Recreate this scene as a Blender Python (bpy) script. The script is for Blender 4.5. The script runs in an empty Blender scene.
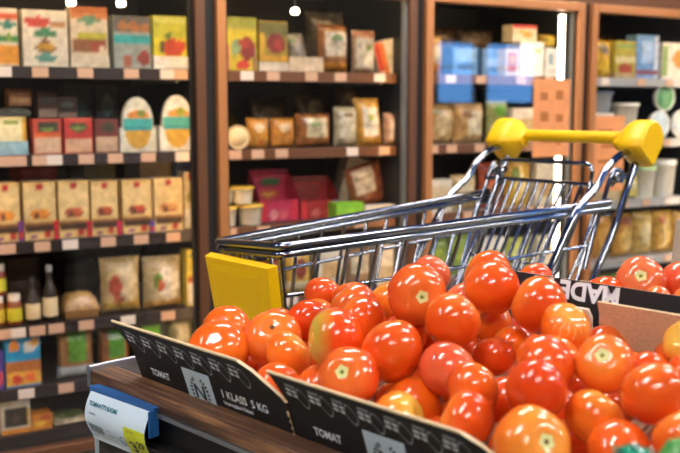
import bpy, math, random
from mathutils import Vector, Matrix

scene = bpy.context.scene
COL = scene.collection
PI = math.pi

# ------------------------------------------------------------------ colour
def lin(hexs):
    hexs = hexs.lstrip('#')
    if len(hexs) == 3:
        hexs = ''.join(c * 2 for c in hexs)
    out = []
    for i in (0, 2, 4):
        c = int(hexs[i:i + 2], 16) / 255
        out.append(c / 12.92 if c <= .04045 else ((c + .055) / 1.055) ** 2.4)
    return tuple(out) + (1,)

# ------------------------------------------------------------------ materials
def nodes(m):
    m.use_nodes = True
    return m.node_tree.nodes, m.node_tree.links

def mat(name, col, rough=.5, metal=0, spec=.5, bump=0, bscale=200, var=0, vscale=8, coat=0, emit=None, estr=0):
    m = bpy.data.materials.new(name)
    N, L = nodes(m)
    b = N['Principled BSDF']
    c = lin(col) if isinstance(col, str) else col
    b.inputs['Base Color'].default_value = c
    b.inputs['Roughness'].default_value = rough
    b.inputs['Metallic'].default_value = metal
    b.inputs['Specular IOR Level'].default_value = spec
    b.inputs['Coat Weight'].default_value = coat
    if emit:
        b.inputs['Emission Color'].default_value = lin(emit)
        b.inputs['Emission Strength'].default_value = estr
    tc = N.new('ShaderNodeTexCoord')
    if var:
        n = N.new('ShaderNodeTexNoise'); n.inputs['Scale'].default_value = vscale; n.inputs['Detail'].default_value = 6
        L.new(tc.outputs['Object'], n.inputs['Vector'])
        r = N.new('ShaderNodeValToRGB')
        r.color_ramp.elements[0].position = .3; r.color_ramp.elements[1].position = .7
        r.color_ramp.elements[0].color = tuple(x * (1 - var) for x in c[:3]) + (1,)
        r.color_ramp.elements[1].color = tuple(min(1, x * (1 + var)) for x in c[:3]) + (1,)
        L.new(n.outputs['Fac'], r.inputs['Fac']); L.new(r.outputs['Color'], b.inputs['Base Color'])
    if bump:
        n = N.new('ShaderNodeTexNoise'); n.inputs['Scale'].default_value = bscale
        L.new(tc.outputs['Object'], n.inputs['Vector'])
        bp = N.new('ShaderNodeBump'); bp.inputs['Strength'].default_value = bump; bp.inputs['Distance'].default_value = .002
        L.new(n.outputs['Fac'], bp.inputs['Height']); L.new(bp.outputs['Normal'], b.inputs['Normal'])
    return m

def print_mat(name, rough, spec=.5, bump=0, bscale=60, coat=0, mottle=(.35, 34)):
    """packaging: the printed colours come from the mesh's own print layer"""
    m = bpy.data.materials.new(name)
    N, L = nodes(m)
    b = N['Principled BSDF']; b.inputs['Roughness'].default_value = rough; b.inputs['Coat Weight'].default_value = coat
    b.inputs['Specular IOR Level'].default_value = spec
    a = N.new('ShaderNodeAttribute'); a.attribute_name = 'print'
    # uneven ink and crinkles break the flat colours up
    t2 = N.new('ShaderNodeTexCoord'); o2 = N.new('ShaderNodeObjectInfo'); v2 = N.new('ShaderNodeVectorMath'); v2.operation = 'ADD'
    L.new(t2.outputs['Object'], v2.inputs[0]); L.new(o2.outputs['Random'], v2.inputs[1])
    n2 = N.new('ShaderNodeTexNoise'); n2.inputs['Scale'].default_value = mottle[1]; n2.inputs['Detail'].default_value = 5; n2.inputs['Roughness'].default_value = .6
    L.new(v2.outputs[0], n2.inputs['Vector'])
    r2 = N.new('ShaderNodeMapRange'); r2.inputs['From Min'].default_value = .3; r2.inputs['From Max'].default_value = .7
    r2.inputs['To Min'].default_value = 1 - mottle[0]; r2.inputs['To Max'].default_value = 1.12
    L.new(n2.outputs['Fac'], r2.inputs['Value'])
    m2 = N.new('ShaderNodeVectorMath'); m2.operation = 'SCALE'
    L.new(a.outputs['Color'], m2.inputs[0]); L.new(r2.outputs[0], m2.inputs['Scale'])
    L.new(m2.outputs[0], b.inputs['Base Color'])
    if bump:
        tc = N.new('ShaderNodeTexCoord')
        n = N.new('ShaderNodeTexNoise'); n.inputs['Scale'].default_value = bscale
        L.new(tc.outputs['Object'], n.inputs['Vector'])
        bp = N.new('ShaderNodeBump'); bp.inputs['Strength'].default_value = bump; bp.inputs['Distance'].default_value = .004
        L.new(n.outputs['Fac'], bp.inputs['Height']); L.new(bp.outputs['Normal'], b.inputs['Normal'])
    return m

def emit_mat(name, col, s):
    m = bpy.data.materials.new(name)
    N, L = nodes(m)
    N.remove(N['Principled BSDF'])
    e = N.new('ShaderNodeEmission'); e.inputs['Color'].default_value = lin(col); e.inputs['Strength'].default_value = s
    L.new(e.outputs[0], N['Material Output'].inputs[0])
    return m

def glass_mat(name, tint='#ffffff', ior=1.45):
    m = bpy.data.materials.new(name)
    N, L = nodes(m)
    N.remove(N['Principled BSDF'])
    t = N.new('ShaderNodeBsdfTransparent'); t.inputs[0].default_value = lin(tint)
    g = N.new('ShaderNodeBsdfGlossy'); g.inputs['Roughness'].default_value = .015
    f = N.new('ShaderNodeFresnel')
    ge = N.new('ShaderNodeNewGeometry'); mr = N.new('ShaderNodeMapRange')     # leaving the pane the ratio turns round
    mr.inputs['To Min'].default_value = ior; mr.inputs['To Max'].default_value = 1 / ior
    L.new(ge.outputs['Backfacing'], mr.inputs['Value']); L.new(mr.outputs[0], f.inputs['IOR'])
    x = N.new('ShaderNodeMixShader')
    L.new(f.outputs[0], x.inputs[0]); L.new(t.outputs[0], x.inputs[1]); L.new(g.outputs[0], x.inputs[2])
    L.new(x.outputs[0], N['Material Output'].inputs[0])
    return m

def wood_mat(name, c0, c1, c2, rough=.55, axis=(2.5, 60, 60), wear=None):
    m = bpy.data.materials.new(name)
    N, L = nodes(m)
    b = N['Principled BSDF']; b.inputs['Roughness'].default_value = rough
    tc = N.new('ShaderNodeTexCoord'); mp = N.new('ShaderNodeMapping')
    mp.inputs['Scale'].default_value = axis
    L.new(tc.outputs['Object'], mp.inputs['Vector'])
    n = N.new('ShaderNodeTexNoise'); n.inputs['Scale'].default_value = 1.5; n.inputs['Detail'].default_value = 8; n.inputs['Roughness'].default_value = .65
    L.new(mp.outputs[0], n.inputs['Vector'])
    r = N.new('ShaderNodeValToRGB'); e = r.color_ramp.elements
    e[0].position = .34; e[0].color = lin(c0); e[1].position = .68; e[1].color = lin(c2)
    q = e.new(.5); q.color = lin(c1)
    L.new(n.outputs['Fac'], r.inputs['Fac']); L.new(r.outputs['Color'], b.inputs['Base Color'])
    bp = N.new('ShaderNodeBump'); bp.inputs['Strength'].default_value = .35; bp.inputs['Distance'].default_value = .002
    L.new(n.outputs['Fac'], bp.inputs['Height']); L.new(bp.outputs['Normal'], b.inputs['Normal'])
    return m

def tomato_mat(name, c_main, c_alt, c_pole=None, rough=.16):
    """waxy tomato skin: mottled between two ripeness colours, paler or greener shoulder round the stem end"""
    m = bpy.data.materials.new(name)
    N, L = nodes(m)
    b = N['Principled BSDF']
    b.inputs['Roughness'].default_value = rough; b.inputs['Specular IOR Level'].default_value = .5
    b.inputs['Coat Weight'].default_value = .35; b.inputs['Coat Roughness'].default_value = .06
    b.inputs['Subsurface Weight'].default_value = .12; b.inputs['Subsurface Radius'].default_value = (.012, .004, .001)
    b.inputs['Subsurface Scale'].default_value = .6
    tc = N.new('ShaderNodeTexCoord'); oi = N.new('ShaderNodeObjectInfo')
    ad = N.new('ShaderNodeVectorMath'); ad.operation = 'ADD'
    L.new(tc.outputs['Object'], ad.inputs[0]); L.new(oi.outputs['Random'], ad.inputs[1])
    n = N.new('ShaderNodeTexNoise'); n.inputs['Scale'].default_value = 16; n.inputs['Detail'].default_value = 3
    L.new(ad.outputs[0], n.inputs['Vector'])
    r = N.new('ShaderNodeValToRGB'); r.color_ramp.elements[0].position = .38; r.color_ramp.elements[1].position = .66
    r.color_ramp.elements[0].color = lin(c_main); r.color_ramp.elements[1].color = lin(c_alt)
    L.new(n.outputs['Fac'], r.inputs['Fac'])
    last = r.outputs['Color']
    if c_pole:
        sx = N.new('ShaderNodeSeparateXYZ'); L.new(tc.outputs['Generated'], sx.inputs[0])
        ma = N.new('ShaderNodeMath'); ma.operation = 'MULTIPLY_ADD'; ma.inputs[1].default_value = .35
        L.new(n.outputs['Fac'], ma.inputs[0]); L.new(sx.outputs['Z'], ma.inputs[2])
        q = N.new('ShaderNodeValToRGB'); q.color_ramp.elements[0].position = .86; q.color_ramp.elements[1].position = 1.12
        q.color_ramp.elements[0].color = (0, 0, 0, 1); q.color_ramp.elements[1].color = (1, 1, 1, 1)
        mr = N.new('ShaderNodeMapRange'); mr.inputs['From Min'].default_value = .82; mr.inputs['From Max'].default_value = 1.2
        L.new(ma.outputs[0], mr.inputs['Value'])
        mx = N.new('ShaderNodeMixRGB'); mx.inputs['Color2'].default_value = lin(c_pole)
        L.new(mr.outputs[0], mx.inputs['Fac']); L.new(last, mx.inputs['Color1'])
        N.remove(q)
        last = mx.outputs['Color']
    L.new(last, b.inputs['Base Color'])
    return m

M = {
    'chrome': mat('chrome', '#9fa3a9', .06, 1),
    'zinc': mat('zinc', '#8f9499', .3, 1),
    'yellow': mat('yellow_plastic', '#f9c500', .4, bump=.05, bscale=900),
    'rubber': mat('rubber', '#2a2a2b', .7),
    'grey_plastic': mat('grey_plastic', '#5d6166', .5),
    'black_card': mat('black_card', '#0f1213', .55, var=.25, vscale=30),
    'brown_card': mat('brown_card', '#c6ad88', .85, var=.12, vscale=260, bump=.3, bscale=400),
    'pale_card': mat('pale_card', '#d8d2bc', .85, var=.1, vscale=200, bump=.2, bscale=400),
    'grey_card': mat('grey_card', '#aaa594', .85, var=.06, vscale=60),
    'flute': mat('flute_edge', '#e0cca2', .9),
    'ink': mat('white_ink', '#f4fbfc', .6),
    'ink_grey': mat('grey_ink', '#a9b6b6', .6),
    'label_grey': mat('pale_print', '#c4d8e0', .55),
    'ledge': wood_mat('worn_wood', '#2c1d15', '#553a28', '#a5784f', .5),
    'dark_wood': wood_mat('dark_wood', '#14110f', '#2b2522', '#4b423a', .6),
    'steel': mat('steel', '#a9b2b8', .35, .9),
    'pale_metal': mat('pale_metal', '#a8bcc4', .4, .2),
    'black_metal': mat('black_metal', '#0b0c0e', .45),
    'blue_plastic': mat('blue_plastic', '#2b62a0', .25),
    'card_white': mat('card_white', '#cfe2ec', .5),
    'card_lime': mat('card_lime', '#d3dc2e', .5),
    'teal_ink': mat('teal_ink', '#1d6f7d', .6),
    'dark_ink': mat('dark_ink', '#1b2b30', .6),
    'copper': mat('copper_trim', '#bd7c49', .38, .35),
    'brown_frame': mat('brown_trim', '#6b452d', .4, .35),
    'black_gap': mat('black_gasket', '#120d0b', .6),
    'cab_dark': mat('cabinet_liner', '#1a2024', .5),
    'cab_pale': mat('cabinet_steel', '#8d9292', .35, .4),
    'shelf_dark': mat('shelf_metal', '#2b2220', .45, .2),
    'shelf_lit': mat('shelf_metal_lit', '#70492f', .4, .3),
    'shelf_pale': mat('shelf_steel', '#a8a9a6', .4, .3),
    'tag': mat('tag_paper', '#c9a184', .6),
    'tag_white': mat('tag_white', '#dccdbf', .6),
    'glass': glass_mat('door_glass'),
    'led': emit_mat('led_warm', '#ffcf94', 8.5),
    'led_white': emit_mat('led_white', '#ffecd0', 10),
    'tube': emit_mat('lamp_tube', '#fff4e2', 52),
    'lamp_body': mat('lamp_body', '#d8dade', .5),
    'sky_pane': emit_mat('daylight_pane', '#6fb2ff', 7),
    'floor': mat('floor_tile', '#857f75', .35, var=.15, vscale=3),
    'ceiling': mat('ceiling_paint', '#2450a8', .9),
    'wall': mat('wall_paint', '#474441', .85, var=.06, vscale=2),
    'sign': mat('sign_paper', '#d98d57', .7, var=.1, vscale=20),
    'sign_print': mat('sign_print', '#a8632c', .7),
    'calyx': mat('stem_scar_pale', '#e0dc92', .7),
    'calyx_core': mat('stem_scar_core', '#7d8a3a', .8),
    'calyx_dry': mat('stem_scar_dry', '#6b4a24', .8),
    'split': mat('split_skin', '#f0a868', .6),
    'green_film': mat('green_film', '#1f8f6e', .2, var=.5, vscale=60, bump=.9, bscale=90, coat=.5),
    'green_skin': mat('green_skin', '#3f8a3c', .35, var=.2, vscale=30),
    'print_card': print_mat('printed_card', .5),
    'print_film': print_mat('printed_film', .22, bump=.6, bscale=45, coat=.3, mottle=(.6, 30)),
    'print_tub': print_mat('printed_tub', .35, mottle=(.12, 20)),
    'dark_glass': mat('bottle_glass', '#1c130d', .12, 0),
    'T_red': tomato_mat('tomato_red', '#d94612', '#e2581c', '#e67028'),
    'T_orange': tomato_mat('tomato_orange_red', '#de5012', '#e8661c', '#ea802a'),
    'T_light': tomato_mat('tomato_orange', '#e86214', '#f07a20', '#f09a38'),
    'T_pink': tomato_mat('tomato_pinkish', '#d84c26', '#e2663e', '#e67a44'),
    'T_yellow': tomato_mat('tomato_yellow_shoulder', '#e2600f', '#ea7c22', '#dcb84a'),
    'T_green': tomato_mat('tomato_green_shoulder', '#e2480f', '#ea5e16', '#c4b040'),
}

# ------------------------------------------------------------------ mesh builder
class MB:
    def __init__(s):
        s.v = []; s.f = []; s.m = []; s.c = []; s.sm = []; s.mats = []
    def mi(s, m):
        if m not in s.mats: s.mats.append(m)
        return s.mats.index(m)
    def add(s, vs, fs, m, col=None, smooth=False, cols=None):
        o = len(s.v); k = s.mi(m)
        s.v += [Vector(p) for p in vs]
        for i, f in enumerate(fs):
            s.f.append([o + j for j in f]); s.m.append(k); s.sm.append(smooth)
            s.c.append(cols[i] if cols else (col or (1, 1, 1, 1)))
    def box(s, p0, p1, m, col=None, skip=(), T=None):
        x0, y0, z0 = p0; x1, y1, z1 = p1
        vs = [(x0, y0, z0), (x1, y0, z0), (x1, y1, z0), (x0, y1, z0), (x0, y0, z1), (x1, y0, z1), (x1, y1, z1), (x0, y1, z1)]
        if T: vs = [T @ Vector(p) for p in vs]
        fs = {'b': (0, 3, 2, 1), 't': (4, 5, 6, 7), 'f': (0, 1, 5, 4), 'r': (1, 2, 6, 5), 'k': (2, 3, 7, 6), 'l': (3, 0, 4, 7)}
        s.add(vs, [f for k, f in fs.items() if k not in skip], m, col)
    def bbox(s, p0, p1, m, r=.003, col=None, seg=2):
        """box with rounded edges (superellipsoid-free: chamfered)"""
        import bmesh
        bm = bmesh.new()
        bmesh.ops.create_cube(bm, size=1)
        for v in bm.verts:
            v.co = Vector([(p0[i] + p1[i]) / 2 + v.co[i] * (p1[i] - p0[i]) for i in range(3)])
        bmesh.ops.bevel(bm, geom=bm.edges[:], offset=r, segments=seg, affect='EDGES', profile=.5)
        bm.verts.index_update()
        s.add([v.co.copy() for v in bm.verts], [[v.index for v in f.verts] for f in bm.faces], m, col)
        bm.free()
    def quad(s, a, b, c, d, m, col=None):
        s.add([a, b, c, d], [(0, 1, 2, 3)], m, col)
    def poly(s, pts, m, col=None):
        s.add(pts, [tuple(range(len(pts)))], m, col)
    def prism(s, pts, off, m, col=None, back=None):
        """closed polygon pts extruded by vector off"""
        n = len(pts); off = Vector(off)
        vs = [Vector(p) for p in pts] + [Vector(p) + off for p in pts]
        s.add(vs, [tuple(range(n))], m, col)
        s.add(vs, [tuple(range(2 * n - 1, n - 1, -1))], back or m, col)
        s.add(vs, [(i, i + n, (i + 1) % n + n, (i + 1) % n) for i in range(n)], m, col)
    def tube(s, path, r, m, n=10, closed=False, col=None, cap=True):
        P = [Vector(p) for p in path]; k = len(P)
        R = r if isinstance(r, (list, tuple)) else [r] * k
        T = []
        for i in range(k):
            a = P[(i - 1) % k] if (closed or i) else P[i]
            b = P[(i + 1) % k] if (closed or i < k - 1) else P[i]
            T.append((b - a).normalized())
        u = T[0].orthogonal().normalized(); vs = []
        for i in range(k):
            if i:
                u = (u - T[i] * u.dot(T[i]))
                u = u.normalized() if u.length > 1e-6 else T[i].orthogonal().normalized()
            w = T[i].cross(u)
            for j in range(n):
                a = 2 * PI * j / n
                vs.append(P[i] + (u * math.cos(a) + w * math.sin(a)) * R[i])
        fs = []
        for i in range(k if closed else k - 1):
            for j in range(n):
                a, b = i * n + j, i * n + (j + 1) % n
                c, d = ((i + 1) % k) * n + (j + 1) % n, ((i + 1) % k) * n + j
                fs.append((a, b, c, d))
        s.add(vs, fs, m, col, True)
        if cap and not closed:
            s.add(vs[:n], [tuple(range(n - 1, -1, -1))], m, col); s.add(vs[-n:], [tuple(range(n))], m, col)
    def lathe(s, prof, m, n=24, col=None, cols=None, T=None):
        """profile of (r, z) about z"""
        vs = []
        for r, z in prof:
            for j in range(n):
                a = 2 * PI * j / n
                vs.append(Vector((r * math.cos(a), r * math.sin(a), z)))
        if T: vs = [T @ p for p in vs]
        fs = []; cc = []
        for i in range(len(prof) - 1):
            for j in range(n):
                fs.append((i * n + j, i * n + (j + 1) % n, (i + 1) * n + (j + 1) % n, (i + 1) * n + j))
                cc.append(cols[i] if cols else (col or (1, 1, 1, 1)))
        s.add(vs, fs, m, col, True, cc)
        s.add(vs[:n], [tuple(range(n - 1, -1, -1))], m, cols[0] if cols else col)
        s.add(vs[-n:], [tuple(range(n))], m, cols[-1] if cols else col)
    def grid(s, fn, nu, nv, m, colfn=None, smooth=True, flip=False):
        vs = [fn(i / nu, j / nv) for j in range(nv + 1) for i in range(nu + 1)]
        fs = []; cc = []
        for j in range(nv):
            for i in range(nu):
                a = j * (nu + 1) + i
                q = (a, a + 1, a + nu + 2, a + nu + 1)
                fs.append(q[::-1] if flip else q)
                if colfn:
                    k4 = [colfn((i + p) / nu, (j + q_) / nv) for p, q_ in ((0, 0), (1, 0), (1, 1), (0, 1))]
                    cc.append(k4[::-1] if flip else k4)
                else: cc.append((1, 1, 1, 1))
        s.add(vs, fs, m, None, smooth, cc)
    def text(s, body, size, org, xd, yd, m, bold=0, align='LEFT', sx=1):
        """lettering laid flat on a surface as real polygons"""
        cu = bpy.data.curves.new('lettering', 'FONT')
        cu.body = body; cu.size = size; cu.offset = bold; cu.align_x = align; cu.resolution_u = 3
        ob = bpy.data.objects.new('lettering', cu); COL.objects.link(ob)
        dg = bpy.context.evaluated_depsgraph_get()
        me = bpy.data.meshes.new_from_object(ob.evaluated_get(dg))
        org, xd, yd = Vector(org), Vector(xd), Vector(yd)
        s.add([org + xd * v.co.x * sx + yd * v.co.y for v in me.vertices], [tuple(p.vertices) for p in me.polygons], m)
        bpy.data.meshes.remove(me); bpy.data.objects.remove(ob); bpy.data.curves.remove(cu)
    def build(s, name, parent=None, mw=None):
        me = bpy.data.meshes.new(name)
        me.from_pydata([tuple(p) for p in s.v], [], s.f)
        for k in s.mats: me.materials.append(M[k] if isinstance(k, str) else k)
        me.polygons.foreach_set('material_index', s.m)
        me.polygons.foreach_set('use_smooth', s.sm)
        at = me.color_attributes.new('print', 'FLOAT_COLOR', 'CORNER')
        buf = []
        for f, c in zip(s.f, s.c):
            if isinstance(c, list):
                for q in c: buf += list(q)
            else: buf += list(c) * len(f)
        at.data.foreach_set('color', buf)
        me.update()
        o = bpy.data.objects.new(name, me); COL.objects.link(o)
        if parent: o.parent = parent
        if mw is not None: o.matrix_world = mw
        return o

def tag(o, label, cat, group=None, kind=None):
    if label: o['label'] = label
    if cat: o['category'] = cat
    if group: o['group'] = group
    if kind: o['kind'] = kind
    return o

def thing(name, label, cat, mw=None, group=None):
    o = bpy.data.objects.new(name, None); COL.objects.link(o)
    o.empty_display_size = .05
    if mw is not None: o.matrix_world = mw
    return tag(o, label, cat, group)

def frame(org, x, y, z):
    m = Matrix.Identity(4)
    for i, a in enumerate((x, y, z, org)):
        for j in range(3): m[j][i] = a[j]
    return m

def smooth_path(pts, sub=6, closed=False):
    P = [Vector(p) for p in pts]; out = []; n = len(P)
    rng = range(n if closed else n - 1)
    for i in rng:
        p0 = P[(i - 1) % n] if (closed or i) else P[i] * 2 - P[i + 1]
        p1, p2 = P[i], P[(i + 1) % n]
        p3 = P[(i + 2) % n] if (closed or i + 2 < n) else p2 * 2 - p1
        for k in range(sub):
            t = k / sub
            out.append(.5 * ((2 * p1) + (p2 - p0) * t + (2 * p0 - 5 * p1 + 4 * p2 - p3) * t * t + (3 * p1 - p0 - 3 * p2 + p3) * t ** 3))
    if not closed: out.append(P[-1])
    return out

def fillet(pts, r=.02, sub=5):
    """polyline with rounded corners"""
    P = [Vector(p) for p in pts]; out = [P[0]]
    for i in range(1, len(P) - 1):
        a, b, c = P[i - 1], P[i], P[i + 1]
        q = min(r, (a - b).length * .45, (c - b).length * .45)
        s, e = b + (a - b).normalized() * q, b + (c - b).normalized() * q
        for k in range(sub + 1):
            t = k / sub
            out.append(s * (1 - t) ** 2 + b * 2 * t * (1 - t) + e * t * t)
    out.append(P[-1])
    return out

# ------------------------------------------------------------------ the camera
FPX = 944.0
CAM = Vector((0, 0, 1.2))
PITCH = math.atan(121.5 / FPX)
cd = bpy.data.cameras.new('camera'); cam = bpy.data.objects.new('camera', cd); COL.objects.link(cam)
cam.location = CAM
cam.rotation_euler = (PI / 2 - PITCH, 0, 0)
cd.sensor_width = 36; cd.lens = 36 * FPX / 680; cd.clip_start = .05
cd.dof.use_dof = True; cd.dof.focus_distance = 1.5; cd.dof.aperture_fstop = cd.lens / 1000 / .0102
scene.camera = cam

def ray(px, py):
    x = (px - 340) / FPX; u = -(py - 226.5) / FPX
    c, s = math.cos(PITCH), math.sin(PITCH)
    return Vector((x, c + u * s, -s + u * c))

def on_plane(px, py, p, n):
    r = ray(px, py)
    return CAM + r * ((p - CAM).dot(n) / r.dot(n))
# ================================================================== the setting
# the cooler wall: u runs along the doors, v goes back into the shelves
O = Vector((-.467, 3.39, 0)); U = Vector((.8660254, .5, 0)); V = Vector((-.5, .8660254, 0)); Z = Vector((0, 0, 1))
WALL = frame(O, U, V, Z)
DW = .897
SHELF_Z = [1.311, 1.015, .72, .428, .21, .045]      # front edge middle of each shelf

def cool(px, py, v):
    """where a point seen in the photograph lies on the plane v of the cooler"""
    q = on_plane(px, py, O + V * v, V) - O
    return q.dot(U), q.z

U0, U1, V0, V1, CEIL = -4.2, 7.4, -5.6, .95, 3.05
b = MB(); b.box((U0, V0, -.05), (U1, V1, 0), 'floor'); tag(b.build('floor', mw=WALL), None, None, kind='structure')
b = MB(); b.box((U0, V0, CEIL), (U1, V1, CEIL + .05), 'ceiling'); tag(b.build('ceiling', mw=WALL), None, None, kind='structure')
b = MB(); b.box((U0, V1, 0), (U1, V1 + .05, CEIL), 'wall'); tag(b.build('wall_back', mw=WALL), None, None, kind='structure')
b = MB(); b.box((U0 - .05, V0, 0), (U0, V1, CEIL), 'wall'); tag(b.build('wall_left', mw=WALL), None, None, kind='structure')
b = MB(); b.box((U1, V0, 0), (U1 + .05, V1, CEIL), 'wall'); tag(b.build('wall_right', mw=WALL), None, None, kind='structure')
b = MB()                                             # the wall behind the photographer, with two window openings
W1, W2, WZ0, WZ1 = (5.0, 5.56), (5.70, 6.5), 1.2, 1.93
for a, c, z0, z1 in ((U0, W1[0], 0, CEIL), (W1[1], W2[0], 0, CEIL), (W2[1], U1, 0, CEIL), (W1[0], W1[1], 0, WZ0), (W1[0], W1[1], WZ1, CEIL), (W2[0], W2[1], 0, WZ0), (W2[0], W2[1], WZ1, CEIL)):
    b.box((a, V0 - .1, z0), (c, V0, z1), 'wall')
tag(b.build('wall_front', mw=WALL), None, None, kind='structure')
for i, (a, c) in enumerate((W1, W2)):
    w = tag(thing('window_%d' % (i + 1), None, None, WALL), None, None, kind='structure')
    b = MB(); b.box((a, V0 - .06, WZ0), (c, V0 - .05, WZ1), 'sky_pane'); tag(b.build('pane', w), None, None)
    b = MB(); t = .03
    b.box((a, V0 - .05, WZ0), (a + t, V0, WZ1), 'lamp_body'); b.box((c - t, V0 - .05, WZ0), (c, V0, WZ1), 'lamp_body')
    b.box((a + t, V0 - .05, WZ0), (c - t, V0, WZ0 + t), 'lamp_body'); b.box((a + t, V0 - .05, WZ1 - t), (c - t, V0, WZ1), 'lamp_body')
    b.box((a + t, V0 - .045, WZ0 + .42), (c - t, V0 - .01, WZ0 + .44), 'lamp_body')
    b.build('window_frame', w)

# ------------------------------------------------------------------ ceiling lamps
def lamp(u, v, ln, label):
    t = thing('ceiling_lamp', label, 'ceiling lamp', WALL @ Matrix.Translation((u, v, CEIL)), 'twin tube ceiling lamps over the aisle')
    b = MB(); b.bbox((-ln / 2 - .05, -.05, -.07), (ln / 2 + .05, .05, 0), 'lamp_body', .01); b.build('lamp_housing', t)
    for s in (-.085, .085):
        b = MB(); b.tube([(-ln / 2, s, -.10), (ln / 2, s, -.10)], .028, 'tube', 12); b.build('lamp_tube', t)
        for x in (-ln / 2 - .012, ln / 2 + .012):
            b = MB(); b.box((x - .012, s - .02, -.125), (x + .012, s + .02, -.07), 'grey_plastic'); b.build('tube_socket', t)
    return t
lamp(-2.0, -2.6, 1.4, 'twin tube ceiling lamp above the tomato display, nearest the price label end')
lamp(.95, -2.6, 1.2, 'twin tube ceiling lamp above the shopping trolley handle')
lamp(3.7, -2.6, 1.4, 'twin tube ceiling lamp over the far end of the aisle')
lamp(-2.0, -4.7, 1.4, 'twin tube ceiling lamp nearest the wall behind the photographer, far from the windows')
lamp(.95, -4.7, 1.4, 'twin tube ceiling lamp in the middle of the row beside the window wall')
lamp(3.7, -4.7, 1.4, 'twin tube ceiling lamp closest to the two windows')
lamp(-3.4, -1.2, 1.4, 'added unseen twin tube lamp brightening the trolley nose and near cooler end')  # added out of view to brighten the trolley nose and first bay
lamp(.2, -.85, 1.4, 'twin tube ceiling lamp hung close in front of the glass cooler doors')
lamp(3.0, -.85, 1.4, 'twin tube ceiling lamp in front of the far cooler doors')

# ------------------------------------------------------------------ the glass-door cooler, bay by bay
BAY_LABEL = ['glass-door cooler bay holding tan upright cartons and oval-fronted boxes',
             'glass-door cooler bay holding bagged rolls, yellow-lidded tubs and red display boxes',
             'glass-door cooler bay with a blue window reflection and white boxes up top',
             'glass-door cooler bay with blue and yellow cartons, seen past the trolley handle']
TOPZ, DOORZ, DOORB = 1.98, 1.645, .0
strip_px = {   # price tags seen on the shelf edges: shelf index -> pixel x of each tag centre
    0: {0: [3, 40, 85, 131, 167, 187], 1: [2, 18, 40, 54, 86, 115, 148, 187], 2: [7, 42, 70, 108, 141, 173], 3: [3, 17, 37, 56, 86, 128, 168], 4: [26, 66]},
    1: {0: [247, 273, 311, 340, 379], 1: [234, 257, 281, 352, 384], 2: [228, 262, 300, 360], 3: [240, 290, 340, 380]},
    2: {0: [450, 480, 520, 548], 1: [433, 452, 480, 508], 2: [436, 470, 545], 3: [440, 480, 530]},
    3: {0: [604, 640, 668], 1: [640, 668], 2: [628, 650, 672], 3: [632, 655, 674]},
}
SHV = .12
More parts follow.
